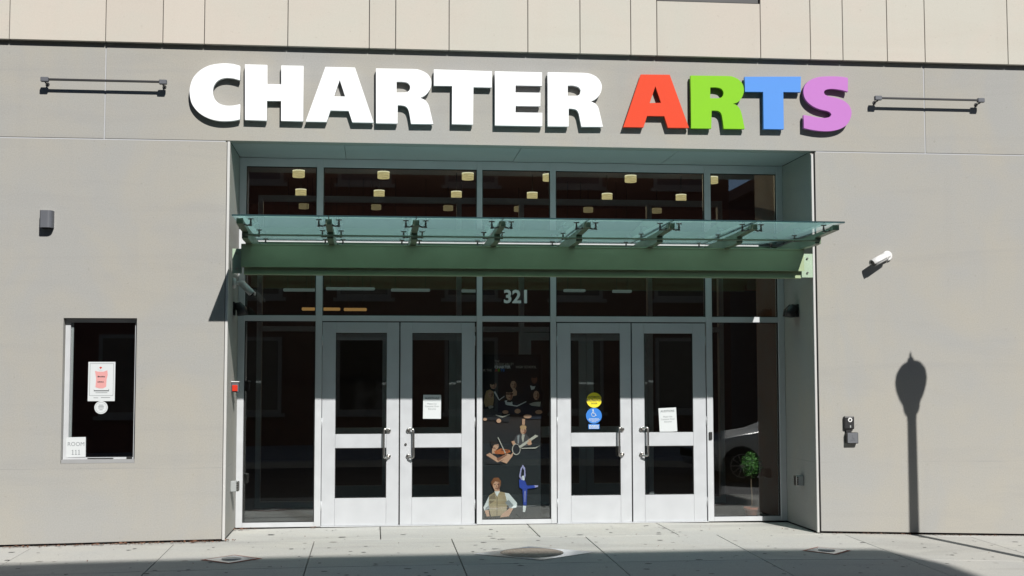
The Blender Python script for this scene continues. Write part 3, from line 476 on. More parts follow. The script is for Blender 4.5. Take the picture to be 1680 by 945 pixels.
# sealant in the joints, plinth and the void behind the bottom edge
for x0, x1 in ((-14, XL-0.05), (XR+0.06, 16)): obj('joint_seal', B(x0, x1, 0.006, 0.05, ZT-0.012, ZT+0.010), 'seal', bld)
for x in (-3.016, 6.597): obj('joint_seal', B(x-0.009, x+0.009, 0.006, 0.05, ZT+0.012, 5.79), 'seal', bld)
pieces('plinth', [B(-14, XL-0.03, 0.05, T-0.01, -0.5, 0.3), B(XR+0.03, 16, 0.05, T-0.01, -0.6, 0.3)], 'dark', bld)
# corners, reveals and soffit of the recess
obj('corner_bead', B(XL-0.030, XL, 0.0, 0.03, gb(XL)+0.012, ZT-0.002, bev=0.003), 'strip', bld)
obj('corner_bead', B(XR, XR+0.026, -0.001, 0.03, gb(XR)+0.008, ZT-0.03, bev=0.003), 'strip', bld)
obj('corner_gap', B(XR+0.027, XR+0.047, 0.03, 0.07, -0.05, ZT-0.01), 'seal_dark', bld)
obj('reveal_wall', B(XL-0.26, XL, 0.031, D+0.13, 0.016, ZT-0.002), 'wall', bld)
obj('reveal_wall', B(XR, XR+0.26, 0.031, D+0.13, 0.0, ZT-0.002), 'wall', bld)
xj = [XL, -0.34, 1.72, 3.6, XR]
for a, b in zip(xj, xj[1:]):
    obj('soffit_panel', B(a+0.003, b-0.003, T+0.001, D+0.14, ZT+0.004, ZT+0.05), 'soffit', bld)
obj('soffit_backing', B(XL-0.2, XR+0.2, T+0.002, D+0.16, ZT+0.052, 5.79), 'dark', bld)
# upper cladding, panel by panel
CJ = [-14.0, -13.1, -12.4, -11.0, -10.2, -9.1, -8.3, -7.3, -6.5, -5.2, -4.057, -3.011, -2.381, -1.921, -0.987, -0.062, 0.24, 0.856, 1.774, 2.389, 2.992, 3.305, 4.557, 5.168, 5.567, 6.118, 6.59, 7.637, 8.4, 9.3, 10.2, 11.0, 12.3, 12.9, 13.8, 15.0, 16.0]
for i, (a, b) in enumerate(zip(CJ, CJ[1:])):
    top = 6.228 if abs(a-3.305) < 1e-3 else 9.0
    gp = 0.004
    obj('cladding_panel', B(a+gp, b-gp, -0.070, -0.012, 5.575, top, bev=0.003), 'clad', bld)
obj('cladding_backing', B(-14, 16, -0.008, T, 5.81, 9.0), 'seal_dark', bld)
uw = obj('upper_window', B(3.312, 4.535, -0.060, -0.012, 6.236, 6.32), 'black', bld)
obj('pane', B(3.33, 4.52, -0.045, -0.035, 6.33, 8.9), 'opp_glass', uw)
# ---------------------------------------------------------------- ticket window on the left
win = obj('window', B(WX0-0.02, WX1+0.02, 0.13, 0.155, WZ0-0.02, WZ1+0.02), 'dark', bld)
bpy.data.objects.remove(win)
bm = bmesh.new(); fy0, fy1 = 0.095, 0.15
box(bm, WX0+0.003, WX0+0.058, fy0, fy1, WZ0+0.002, WZ1-0.002); box(bm, WX1-0.034, WX1-0.003, fy0, fy1, WZ0+0.002, WZ1-0.002)
box(bm, WX0+0.0585, WX1-0.0345, fy0+.002, fy1, WZ1-0.045, WZ1-0.003); box(bm, WX0+0.0585, WX1-0.0345, fy0+.002, fy1, WZ0+0.003, WZ0+0.06)
win = obj('window', bm, 'alu', bld)
bm = bmesh.new(); box(bm, WX0+0.06, WX0+0.085, fy0+0.03, fy1-.005, WZ0+0.062, WZ1-0.048)
obj('sliding_rail', bm, 'grey_plastic', win)
obj('pane', B(WX0+0.06, WX1-0.036, 0.122, 0.128, WZ0+0.062, WZ1-0.046), 'glass', win)
obj('sill', B(WX0+0.004, WX1-0.004, 0.012, fy0-0.002, WZ0+0.002, WZ0+0.040), 'sill', win)
obj('track_slot', B(WX0+0.27, WX0+0.55, fy0-0.004, fy0+.0005, WZ0+0.045, WZ0+0.054), 'gasket', win)
obj('latch', B(WX1-0.10, WX1-0.04, fy0-0.03, fy0-0.001, WZ0+0.0405, WZ0+0.066, bev=.004), 'gasket', win)
# ---------------------------------------------------------------- storefront
VX = [(XL+.001, -1.545), (-0.693, -0.614), (1.274, 1.341), (2.192, 2.262), (4.162, 4.240), (5.097, XR-.001)]
Z0, ZA, ZB, ZC, ZD, ZE, ZF = 0.004, 0.061, 2.486, 2.553, 3.432, 3.50, 4.379
FY0, FY1 = D, D+0.115
for i, (a, b) in enumerate(VX):
    obj('mullion', B(a, b, FY0, FY1, 0.006, ZT, bev=0.003), 'alu', bld)
for (a0, a), (b, b0) in zip([v for v in VX], VX[1:]):
    for z0, z1 in ((ZB, ZC), (ZD, ZE), (ZF, ZT-0.001)):
        obj('transom', B(a+.0005, b-.0005, FY0+.003, FY1-.003, z0, z1, bev=0.002), 'alu', bld)
    side = not (abs(a+0.614) < .01 or abs(a-2.262) < .01)
    if side: obj('bottom_rail', B(a+.0005, b-.0005, FY0+.003, FY1-.003, 0.006, ZA, bev=0.002), 'alu', bld)
    for z0, z1 in ((ZC, ZD), (ZE, ZF))+(((ZA, ZB),) if side else ()):
        obj('window_pane', B(a+.002, b-.002, D+0.045, D+0.053, z0+.002, z1-.002), 'glass', bld)
        bm = bmesh.new()
        for q in ((a, a+.012, z0, z1), (b-.012, b, z0, z1), (a+.0125, b-.0125, z0, z0+.010), (a+.0125, b-.0125, z1-.012, z1)): box(bm, q[0]+.0008, q[1]-.0008, D+.030, D+.044, q[2]+.0008, q[3]-.0008)
        fine(obj('gasket', bm, 'gasket', bld))
def pull(bm, xf, xb, zt, zb):
    y = D+0.008
    for z in (zt, zb): tube(bm, [(xf, y+.002, z), (xf, y-.022, z), (xf, y-.024, z)], [0.026, 0.026, 0.018], 14)
    yb = y-.062; s = 1 if xb > xf else -1
    tube(bm, [(xf, y-.012, zt), (xf+s*.010, y-.045, zt+.014), (xb-s*.012, yb, zt+.020), (xb-s*.002, yb, zt+.010), (xb, yb, zt-.03), (xb, yb, zb+.03), (xb-s*.002, yb, zb-.010), (xb-s*.012, yb, zb-.020), (xf+s*.010, y-.045, zb-.014), (xf, y-.012, zb)], 0.0125, 12)
DOORS = [(-0.608, 0.322, -0.447, 0.171, 0.200, 0.140), (0.337, 1.250, 0.482, 1.089, 0.437, 0.500), (2.272, 3.201, 2.442, 3.063, 3.082, 3.035), (3.216, 4.150, 3.368, 3.987, 3.325, 3.398)]
for k, (x0, x1, ga, gb_, hf, hb) in enumerate(DOORS):
    y0, y1 = D+0.008, D+0.054; zt, z1, z2, z3, z4, zb = 2.472, 2.345, 1.113, 0.945, 0.343, 0.014
    bm = bmesh.new()
    for q in ((x0, ga, zb, zt), (gb_, x1, zb, zt), (ga, gb_, z1, zt), (ga, gb_, z3, z2), (ga, gb_, zb, z4)):
        bt = B(q[0]+.0006, q[1]-.0006, y0, y1, q[2]+.0006, q[3]-.0006, bev=.002); me = bpy.data.meshes.new('tmp'); bt.to_mesh(me); bt.free(); bm.from_mesh(me); bpy.data.meshes.remove(me)
    dr = obj('door', bm, 'alu_door', bld)
    for za, zc in ((z2, z1), (z4, z3)):
        obj('pane', B(ga+.002, gb_-.002, D+.028, D+.034, za+.002, zc-.002), 'glass', dr)
        bm = bmesh.new()
        for q in ((ga, ga+.008, za, zc), (gb_-.008, gb_, za, zc), (ga+.0085, gb_-.0085, za, za+.007), (ga+.0085, gb_-.0085, zc-.009, zc)): box(bm, q[0]+.0008, q[1]-.0008, D+.016, D+.027, q[2]+.0008, q[3]-.0008)
        fine(obj('glazing_bead', bm, 'gasket', dr))
    bm = bmesh.new(); pull(bm, hf, hb, 1.155, 0.845); obj('pull_handle', bm, 'steel', dr)
    # inside push bar
    bm = bmesh.new(); box(bm, ga-.05, gb_+.05, D+.075, D+.11, 0.975, 1.045); obj('push_bar', bm, 'steel', dr)
    if k == 1: bm = tube(bmesh.new(), [(0.405, D+.009, 0.985), (0.405, D-.002, 0.985)], 0.016, 14); obj('lock_cylinder', bm, 'steel', dr)
    xh = x0 if k in (0, 2) else x1
    for z in (0.25, 1.25, 2.25): obj('hinge', tube(bmesh.new(), [(xh, D+.006, z-.06), (xh, D+.006, z+.06)], 0.0055, 8), 'alu', dr)
for a, b in ((-0.614, 1.274), (2.262, 4.162)):
    obj('threshold', B(a+.001, b-.001, D-.02, FY1-.003, 0.003, 0.013), 'alu', bld)
    obj('door_seal', B(a+.001, b-.001, D+.03, D+.05, 2.4735, 2.4855), 'gasket', bld)
for x in (0.3295, 3.2085): obj('door_seal', B(x-.006, x+.006, D+.03, D+.05, 0.015, 2.47), 'gasket', bld)
# ---------------------------------------------------------------- inside
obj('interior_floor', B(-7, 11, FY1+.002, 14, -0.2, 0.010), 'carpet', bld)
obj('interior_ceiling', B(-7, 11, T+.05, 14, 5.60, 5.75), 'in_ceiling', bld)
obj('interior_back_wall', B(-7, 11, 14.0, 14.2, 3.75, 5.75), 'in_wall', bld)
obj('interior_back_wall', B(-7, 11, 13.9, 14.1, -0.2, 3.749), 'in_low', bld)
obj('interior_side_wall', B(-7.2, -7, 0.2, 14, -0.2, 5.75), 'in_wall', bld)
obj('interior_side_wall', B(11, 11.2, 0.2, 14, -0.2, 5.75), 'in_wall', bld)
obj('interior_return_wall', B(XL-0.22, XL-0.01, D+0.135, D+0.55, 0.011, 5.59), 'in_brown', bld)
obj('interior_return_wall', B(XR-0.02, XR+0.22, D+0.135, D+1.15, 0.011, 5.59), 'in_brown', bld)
obj('ticket_room_wall', B(-6.9, XL-0.23, 2.4, 2.5, 0.011, 5.59), 'in_wall', bld)
IY = 3.4
for x in (-1.60, -0.76, 1.17, 2.06, 3.91, 4.95): obj('inner_mullion', B(x, x+.07, IY, IY+.1, 0.011, 4.34), 'in_frame', bld)
for (a, b) in ((-1.53, -.76), (-.69, 1.17), (1.24, 2.06), (2.13, 3.91), (3.98, 4.95)):
    for z0, z1 in ((2.44, 2.51), (4.26, 4.34))+(((0.011, 0.09),) if b-a < 1 else ()): obj('inner_transom', B(a+.001, b-.001, IY+.002, IY+.098, z0, z1), 'in_frame', bld)
for a, b in ((-.69, 1.17), (2.13, 3.91)):
    mid = (a+b)/2
    for q0, q1 in ((a+.001, mid-.004), (mid+.004, b-.001)):
        idr = None
        for nm, r in (('inner_door', (q0, q0+.1, .02, 2.43)), ('stile', (q1-.1, q1, .02, 2.43)), ('rail', (q0+.101, q1-.101, 2.32, 2.43)), ('rail', (q0+.101, q1-.101, .02, .3)), ('rail', (q0+.101, q1-.101, .95, 1.1))):
            o = obj(nm, B(r[0], r[1], IY+.03, IY+.07, r[2], r[3]), 'in_frame', idr or bld); idr = idr or o

# ================================================================ sign letters
def smooth_poly(p, n=4):
    """corners stay sharp, gentle turns become curves"""
    L = len(p); out = []; corner = []
    for i in range(L):
        a, b, c = Vector(p[i-1]), Vector(p[i]), Vector(p[(i+1) % L])
        d1, d2 = b-a, c-b
        ang = abs(d1.angle(d2)) if d1.length and d2.length else 0
        corner.append(ang > R(46) or (d1.length > .17 and d2.length > .17))
    for i in range(L):
        p0, p1, p2, p3 = (Vector(p[(i+k) % L]) for k in (-1, 0, 1, 2))
        out.append(tuple(p1))
        if (p2-p1).length > 0.17: continue
        if corner[i]: p0 = p1-(p2-p1)*0.6
        if corner[(i+1) % L]: p3 = p2+(p2-p1)*0.6
        if corner[i] and corner[(i+1) % L]: continue
        for k in range(1, n):
            t = k/n
            out.append(tuple(0.5*((2*p1)+(p2-p0)*t+(2*p0-5*p1+4*p2-p3)*t*t+(3*p1-p0-3*p2+p3)*t**3)))
    return out
WORD = {0: 'first letter of the sign', 1: 'second letter of the sign', 2: 'between the H and the R', 3: 'between the white A and T', 4: 'in the middle of the white word', 5: 'between the T and the last R', 6: 'last letter of the white word', 7: 'first coloured letter of the sign', 8: 'between the red A and blue T', 9: 'before the purple S', 10: 'last letter of the sign'}
for i, (ch, colr, polys) in enumerate(LETTERS):
    cu = bpy.data.curves.new('letter', 'CURVE'); cu.dimensions = '2D'; cu.fill_mode = 'BOTH'; cu.extrude = 0.0245; cu.bevel_depth = 0.0015
    cu.offset = -0.0015
    for p in polys:
        q = smooth_poly(p); sp = cu.splines.new('POLY'); sp.points.add(len(q)-1); sp.use_cyclic_u = True
        for pt, (x, z) in zip(sp.points, q): pt.co = (x, z, 0, 1)
    to = bpy.data.objects.new('t', cu); COL.objects.link(to)
    me = bpy.data.meshes.new_from_object(to.evaluated_get(bpy.context.evaluated_depsgraph_get()))
    bm = bmesh.new(); bm.from_mesh(me); bpy.data.objects.remove(to)
    for v in bm.verts: v.co = Vector((v.co.x, -0.054-v.co.z, v.co.y))
    bm.normal_update()
    for f in bm.faces: f.material_index = 0 if f.normal.y < -0.3 else 1
    xs = [v.co.x for v in bm.verts]; zs = [v.co.z for v in bm.verts]
    root = thing('sign_letter', ((min(xs)+max(xs))/2, -0.03, min(zs)), '%s raised letter %s on the facade, %s' % (colr, ch, WORD[i]), 'letter', 'raised letters of the facade sign')
    obj('letter_body', bm, ['let_'+colr, 'let_'+colr], root)
    x0, x1, z0, z1 = min(xs), max(xs), min(zs), max(zs)
    bm = bmesh.new()
    # stand-off pins behind solid parts of the glyph
    for px, pz in ((polys[0][0][0]*.5+polys[0][1][0]*.5, polys[0][0][1]-.07),):
        tube(bm, [(px, -0.027, pz), (px, 0.0, pz)], 0.008, 8)
    obj('standoff_pin', bm, 'black', root)

# ================================================================ glass canopy
can = thing('glass_canopy', (1.78, -0.1, 2.95), 'green steel canopy with teal glass panels over the entrance doors', 'canopy')
BX0, BX1 = -1.478, 5.040
bm = bmesh.new()
prism_x(bm, [(-0.09, 3.045), (-0.075, 3.045), (-0.075, 3.275), (0.03, 3.275), (0.03, 3.045), (0.045, 3.045), (0.045, 3.29), (-0.09, 3.29)], BX0, BX1)
obj('beam', bm, 'green', can)
obj('beam_flange', B(BX0, BX1, -0.098, 0.053, 3.2905, 3.302, bev=.002), 'green', can)
obj('lower_channel', B(BX0+.03, BX1-.03, -0.045, 0.03, 2.972, 3.044), 'green', can)
obj('lower_flange', B(BX0+.03, BX1-.03, -0.060, 0.05, 2.960, 2.9715), 'green', can)
obj('flange_lip', B(BX0, BX1, -0.1005, -0.0905, 3.040, 3.052), 'green', can)
for x0, x1 in ((XL+.042, BX0-.001), (BX1+.001, XR-.001)):
    bm = bmesh.new(); box(bm, x0, x1, 0.005, 0.04, 2.975, 3.255); obj('end_plate', bm, 'green_plate', can)
    for z in (3.03, 3.20):
        xm = (x0+x1)/2; obj('bolt', tube(bmesh.new(), [(xm, 0.006, z), (xm, -0.012, z)], .012, 6), 'steel', can)
# nearly level glass from the storefront out over the sidewalk
GF, GB = (-1.285, 3.470), (1.070, 3.458)
def gz(y): return GB[1]+(GF[1]-GB[1])*(y-GB[0])/(GF[0]-GB[0])
AX = [-1.385+0.916*k for k in range(8)]
GXS = [-1.462]+AX[1:-1]+[5.100]
for k, (a, b) in enumerate(zip(GXS, GXS[1:])):
    bm = bmesh.new(); t = .0165
    co = [(a+.004, GF[0], GF[1]), (b-.004, GF[0], GF[1]), (b-.004, GB[0], GB[1]), (a+.004, GB[0], GB[1])]
    lo = [bm.verts.new(c) for c in co]; hi = [bm.verts.new((x, y, z+t)) for x, y, z in co]
    bm.faces.new(lo[::-1]).material_index = 1; bm.faces.new(hi).material_index = 0
    for i in range(4): bm.faces.new((lo[i], lo[(i+1) % 4], hi[(i+1) % 4], hi[i])).material_index = 2
    obj('glass_panel', bm, ['frit', 'clear', 'edge'], can)
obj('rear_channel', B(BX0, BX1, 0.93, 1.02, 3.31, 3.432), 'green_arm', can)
def arm_mesh(x):
    # twin tapered plates: shallow at the tip, stepping deeper, seated on the beam and running back
    poly = [(0.90, 3.405), (0.90, 3.345), (0.25, 3.3025), (-0.52, 3.3025), (-0.62, 3.312), (-0.62, 3.380), (-1.20, 3.402), (-1.20, gz(-1.2)-.012), (-1.05, gz(-1.05)-.030), (-0.60, 3.425)]
    bm = bmesh.new(); w = [.034, .034]
    a = prism_x(bm, poly, x-.034, x+.034)
    return bm
def spider(bm, x, y, sides):
    z = gz(y)
    for s in sides:
        xe = x+s*.105
        tube(bm, [(x+s*.034, y, z-.062), (x+s*.07, y, z-.074), (xe, y, z-.064)], [.012, .009, .011], 8)
        tube(bm, [(xe, y, z-.082), (xe, y, z-.064), (xe, y, z-.012), (xe, y, z-.011), (xe, y, z-.002)], [.016, .013, .007, .030, .034], 12)
for k, x in enumerate(AX):
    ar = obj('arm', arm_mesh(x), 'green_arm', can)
    sides = (1,) if k == 0 else ((-1,) if k == 7 else (-1, 1))
    for y in (-1.10, -0.10, 0.80):
        for s in sides:
            bm = bmesh.new(); spider(bm, x, y, (s,)); fine(obj('spider_fitting', bm, 'dark_steel', ar))
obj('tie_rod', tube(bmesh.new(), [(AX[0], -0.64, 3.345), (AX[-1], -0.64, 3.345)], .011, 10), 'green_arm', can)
# ================================================================ fixtures on the facade
def sign_light(x0, x1, label):
    t = thing('sign_light', ((x0+x1)/2, 0, 5.09), label, 'light fixture', 'linear sign lights on the facade')
    y, z = -0.125, 5.115
    obj('light_bar', B(x0+.02, x1-.02, y-.013, y+.013, z-.012, z+.012, bev=.004, seg=2), 'black', t)
    for s, x in ((1, x0), (-1, x1)):
        obj('end_bracket', B(min(x, x+s*.085), max(x, x+s*.085), y-.024, y+.024, z-.028, z+.024, bev=.006), 'charcoal', t)
        ar = obj('support_arm', tube(bmesh.new(), [(x+s*.045, y, z-.02), (x+s*.045, -0.10, z-.03), (x+s*.045, -0.004, z-.03)], .009, 8), 'black', t)
        obj('mount_plate', tube(bmesh.new(), [(x+s*.045, -0.008, z-.03), (x+s*.045, 0.0, z-.03)], .022, 14), 'black', ar)
sign_light(-3.690, -2.318, 'slim black linear sign light left of the white letter C')
sign_light(5.925, 7.290, 'slim black linear sign light right of the purple letter S')
# wall sconce
t = thing('wall_sconce', (-3.607, 0, 3.46), 'charcoal half-round wall sconce high above the ticket window', 'wall lamp')
def half_round(x0, x1, q, z0, z1):
    r = .045; pts = [(x0, 0.0), (x0, -q+.012), (x0+.012, -q)]+[(x1-r+r*math.sin(a), -q+r-r*math.cos(a)) for a in (0, .4, .8, 1.2, math.pi/2)]+[(x1, 0.0)]
    bm = bmesh.new(); lo = [bm.verts.new((x, y, z0)) for x, y in pts]; hi = [bm.verts.new((x, y, z1)) for x, y in pts]; n = len(pts)
    bm.faces.new(lo); bm.faces.new(hi[::-1])
    for i in range(n): bm.faces.new((lo[i], lo[(i+1) % n], hi[(i+1) % n], hi[i]))
    bmesh.ops.recalc_face_normals(bm, faces=bm.faces); return bm
obj('housing', half_round(-3.672, -3.540, .115, 3.462, 3.652), 'charcoal', t)
obj('lens', B(-3.650, -3.565, -0.085, -0.02, 3.455, 3.4615), 'dark_glass', t)
# bullet cameras
def bullet(name, mount, tail, front, r, wall_n, label, visor=0.0, shell='white_plastic'):
    mount, tail, front = Vector(mount), Vector(tail), Vector(front)
    t = thing(name, mount, label, 'camera')
    n = Vector(wall_n)
    obj('mount_base', tube(bmesh.new(), [mount, mount+n*.022, mount+n*.034], [.062, .062, .050], 20), shell, t)
    j = mount+n*.07
    obj('swivel_arm', tube(bmesh.new(), [mount+n*.03, j, tail+(front-tail)*.12], [.022, .024, .020], 12), shell, t)
    d = (front-tail).normalized(); L = (front-tail).length
    bd = obj('camera_body', tube(bmesh.new(), [tail, tail+d*.012, tail+d*(L*.62), front], [r*.8, r, r, r*.98], 20), shell, t)
    obj('lens_ring', tube(bmesh.new(), [front-d*.004, front+d*.012], [r*.90, r*.86], 20), 'dark_glass', bd)
    # sun shield: upper half shell, a little longer than the body
    u = Vector((0, 0, 1)); u = (u-d*u.dot(d)).normalized(); w = d.cross(u)
    bm = bmesh.new(); a0 = [tail+d*.03, front+d*(.03+visor)]; rings = []
    for rr in (r*1.10, r*1.18):
        rings.append([[bm.verts.new(p+(u*math.cos(a)+w*math.sin(a))*rr) for a in [(-1.75+3.5*k/14) for k in range(15)]] for p in a0])
    for ri, rg in enumerate(rings):
        for k in range(14): bm.faces.new((rg[0][k], rg[0][k+1], rg[1][k+1], rg[1][k])).smooth = True
    for e in (0, 1):
        for k in range(14): bm.faces.new((rings[0][e][k], rings[0][e][k+1], rings[1][e][k+1], rings[1][e][k]))
    for k in (0, 14): bm.faces.new((rings[0][0][k], rings[0][1][k], rings[1][1][k], rings[1][0][k]))
    bmesh.ops.recalc_face_normals(bm, faces=bm.faces); obj('sun_shield', bm, shell, t)
    return t
bullet('security_camera', (6.085, 0, 3.235), (6.045, -0.085, 3.225), (5.868, -0.145, 3.140), .043, (0, -1, 0), 'white bullet security camera on the bare wall right of the canopy')
bullet('security_camera', (XL, 0.50, 2.90), (-1.535, 0.50, 2.905), (-1.405, 0.42, 2.775), .036, (1, 0, 0), 'white bullet security camera on the recess wall under the canopy')
# intercom and card reader
t = thing('intercom', (5.575, 0, 1.0), 'black intercom doorbell above a grey call box on the right wall', 'intercom')
dbell = obj('doorbell', B(5.510, 5.634, -0.042, 0.0, 1.186, 1.338, bev=.012, seg=2), 'black', t)
bm = bmesh.new(); tube(bm, [(5.580, -0.0425, 1.296), (5.580, -0.047, 1.296)], .026, 20); obj('camera_ring', bm, 'white_plastic', dbell)
obj('lens', tube(bmesh.new(), [(5.580, -0.0475, 1.296), (5.580, -0.051, 1.296)], .012, 16), 'dark_glass', dbell)
obj('button', B(5.576, 5.590, -0.047, -0.0425, 1.205, 1.232), 'grey_plastic', dbell)
obj('conduit', B(5.535, 5.600, -0.030, 0.0, 1.150, 1.1855), 'black', t)
cb = obj('call_box', B(5.530, 5.668, -0.068, 0.0, 1.020, 1.149, bev=.006), 'black', t)
obj('face_plate', B(5.536, 5.658, -0.074, -0.0685, 1.028, 1.146), 'callbox', cb)
bm = bmesh.new()
tube(bm, [(5.592, -.0747, 1.112), (5.592, -.0755, 1.112)], .005, 8)
for z, w in ((1.062, .05), (1.052, .065)): box(bm, 5.597-w/2, 5.597+w/2, -.0752, -.0744, z, z+.004)
tube(bm, [(5.598, -.0750, 1.104), (5.594, -.0750, 1.086), (5.609, -.0750, 1.080), (5.614, -.0750, 1.072)], .0022, 6)
fine(obj('wheelchair_symbol', bm, 'charcoal', cb))
# push-plate boxes on the recess walls
def push_box(x, s, y, z, label):
    t = thing('door_opener_button', (x, y, z), label, 'door button', 'door opener boxes in the recess')
    obj('back_box', B(min(x, x+s*.07), max(x, x+s*.07), y-.055, y+.055, z-.062, z+.062, bev=.008), 'grey_plastic', t)
    obj('push_plate', B(min(x+s*.071, x+s*.095), max(x+s*.071, x+s*.095), y-.052, y+.052, z-.058, z+.058, bev=.008), 'steel', t)
    bm = bmesh.new()
    for k in range(4): box(bm, min(x+s*.072, x+s*.090), max(x+s*.072, x+s*.090), y-.0558, y-.0528, z-.045+k*.026, z-.033+k*.026)
    fine(obj('vent_slots', bm, 'gasket', t))
push_box(XL, 1, 0.55, 0.545, 'silver door opener box low on the left recess wall')
push_box(XR, -1, 0.50, 0.550, 'silver door opener box low on the right recess wall')
# red strobe
t = thing('alarm_strobe', (XL, 0.50, 1.63), 'small red alarm light on the left recess wall beside the sidelight', 'alarm')
obj('housing', B(XL, XL+.085, 0.455, 0.555, 1.630, 1.748, bev=.006), 'charcoal', t)
obj('red_lens', B(XL+.012, XL+.074, 0.438, 0.4545, 1.642, 1.715, bev=.005), 'red', t)
obj('top_cap', B(XL, XL+.090, 0.440, 0.56, 1.7485, 1.758), 'white_plastic', t)
# twin black fixtures near the transom
def twin(x, s, y, z, label):
    t = thing('recess_floodlight', (x, y, z), label, 'wall lamp', 'black lamps on the recess walls')
    obj('back_plate', B(min(x, x+s*.02), max(x, x+s*.02), y-.07, y+.07, z-.08, z+.08, bev=.006), 'black', t)
    for dy in (-.045, .05):
        c = Vector((x+s*.06, y+dy, z)); obj('lamp_head', tube(bmesh.new(), [c+Vector((-s*.045, 0, .03)), c+Vector((0, 0, .03)), c+Vector((s*.035, 0, -.005)), c+Vector((s*.045, 0, -.075))], [.035, .055, .060, .062], 14), 'black', t)
twin(XL, 1, 0.60, 2.605, 'black twin lamp on the left recess wall under the white bullet camera')
twin(XR, -1, 0.60, 2.610, 'black twin lamp on the right recess wall beside the transom')
# small black reader on the mullion
tag(obj('door_reader', B(4.182, 4.222, D-.022, D-.001, 1.02, 1.115, bev=.005), 'gasket'), 'small black reader on the mullion right of the last door', 'card reader')

# ================================================================ signs, stickers and papers on glass
yg = D+0.027                                # just in front of the door panes
def sheet(bm, x0, x1, z0, z1, y, rot=0.0, mi=0, th=.0012):
    cx, cz = (x0+x1)/2, (z0+z1)/2; c, s = math.cos(rot), math.sin(rot)
    prism_y(bm, [(cx+(x-cx)*c-(z-cz)*s, cz+(x-cx)*s+(z-cz)*c) for x, z in ((x0, z0), (x1, z0), (x1, z1), (x0, z1))], y-th, y, mi)
def audition(x0, x1, z0, z1, rot, label):
    bm = bmesh.new(); sheet(bm, x0, x1, z0, z1, yg, rot)
    t = obj('audition_notice', bm, 'paper'); tag(t, label, 'notice', 'audition notices on the door glass')
    cx = (x0+x1)/2; h = z1-z0
    bm = text_bm('AUDITIONS', .036, cx, yg-.0022, z1-.052, sx=.92, bold=.0008)
    for b, dz in (('Please Use', .118), ('Customer Door', .149), ('Entrance', .180)): text_bm(b, .027, cx, yg-.0022, z1-dz, bm=bm, sx=.98)
    bmesh.ops.rotate(bm, verts=bm.verts, cent=(cx, yg, (z0+z1)/2), matrix=Matrix.Rotation(-rot, 3, 'Y'))
    fine(obj('printed_text', bm, 'ink_grey', t))
audition(0.617, 0.836, 1.294, 1.586, R(-.6), 'white audition notice on the glass of the second door')
audition(3.556, 3.780, 1.118, 1.416, R(2.6), 'slightly tilted white audition notice on the glass of the last door')
bm = bmesh.new(); prism_y(bm, ell(2.737, 1.515, .095, .094), yg-.001, yg)
t = tag(obj('caution_sticker', bm, 'yellow'), 'round yellow automatic door caution sticker on the third door', 'sticker')
bm = bmesh.new(); prism_y(bm, [(2.6435, 1.499), (2.8305, 1.499), (2.8305, 1.533), (2.6435, 1.533)], yg-.0016, yg-.0011)
obj('caution_band', bm, 'ink', t)
obj('caution_text', text_bm('CAUTION', .041, 2.737, yg-.0024, 1.502, sx=.88, bold=.001), 'yellow', t)
bm = text_bm('AUTOMATIC', .028, 2.737, yg-.0018, 1.545, sx=.9, bold=.0006); text_bm('DOOR', .026, 2.737, yg-.0018, 1.465, bm=bm, bold=.0006); fine(obj('sticker_text', bm, 'ink', t))
bm = bmesh.new(); prism_y(bm, ell(2.734, 1.322, .099, .098), yg-.001, yg)
t = tag(obj('accessibility_sticker', bm, 'blue_vinyl'), 'round blue wheelchair symbol sticker below the yellow one', 'sticker')
bm = bmesh.new(); yy = yg-.0022
prism_y(bm, ell(2.722, 1.392, .010, .010, 12), yy, yy+.001)
tube(bm, [(2.722, yy, 1.380), (2.722, yy, 1.350), (2.746, yy, 1.350), (2.756, yy, 1.325), (2.766, yy, 1.328)], .0042, 6)
tube(bm, [(2.722, yy, 1.366), (2.740, yy, 1.366)], .0035, 6)
tube(bm, [(2.728+.026*math.cos(a), yy, 1.338+.026*math.sin(a)) for a in [R(110+i*22) for i in range(12)]], .0035, 6)
fine(obj('wheelchair_symbol', bm, 'paper', t))
bm = bmesh.new()
for z, w in ((1.283, .12), (1.270, .15), (1.257, .12), (1.244, .06)): 
    x = 2.734-w/2
    while x < 2.734+w/2-.006:
        l = random.uniform(.006, .02); box(bm, x, min(x+l, 2.734+w/2), yy, yy+.001, z, z+.006); x += l+.005
fine(obj('fine_print', bm, 'paper', t))
bm = bmesh.new(); sheet(bm, 2.664, 2.802, 1.158, 1.219, yg)
t = tag(obj('door_decal', bm, 'blue_vinyl'), 'small blue and white rectangular decal under the wheelchair sticker', 'sticker')
bm = bmesh.new()
for z in (1.196, 1.180, 1.164):
    x = 2.672
    while x < 2.79:
        l = random.uniform(.012, .03); box(bm, x, min(x+l, 2.796), yg-.0024, yg-.0015, z, z+.011); x += l+.006
fine(obj('fine_print', bm, 'paper', t))
# house number on the middle transom light
tag(obj('house_number', text_bm('321', .222, 1.773, D+.0435, 2.724, bold=.007, sx=1.0), 'number'), 'silver number 321 on the pane above the centre panel', 'house number')
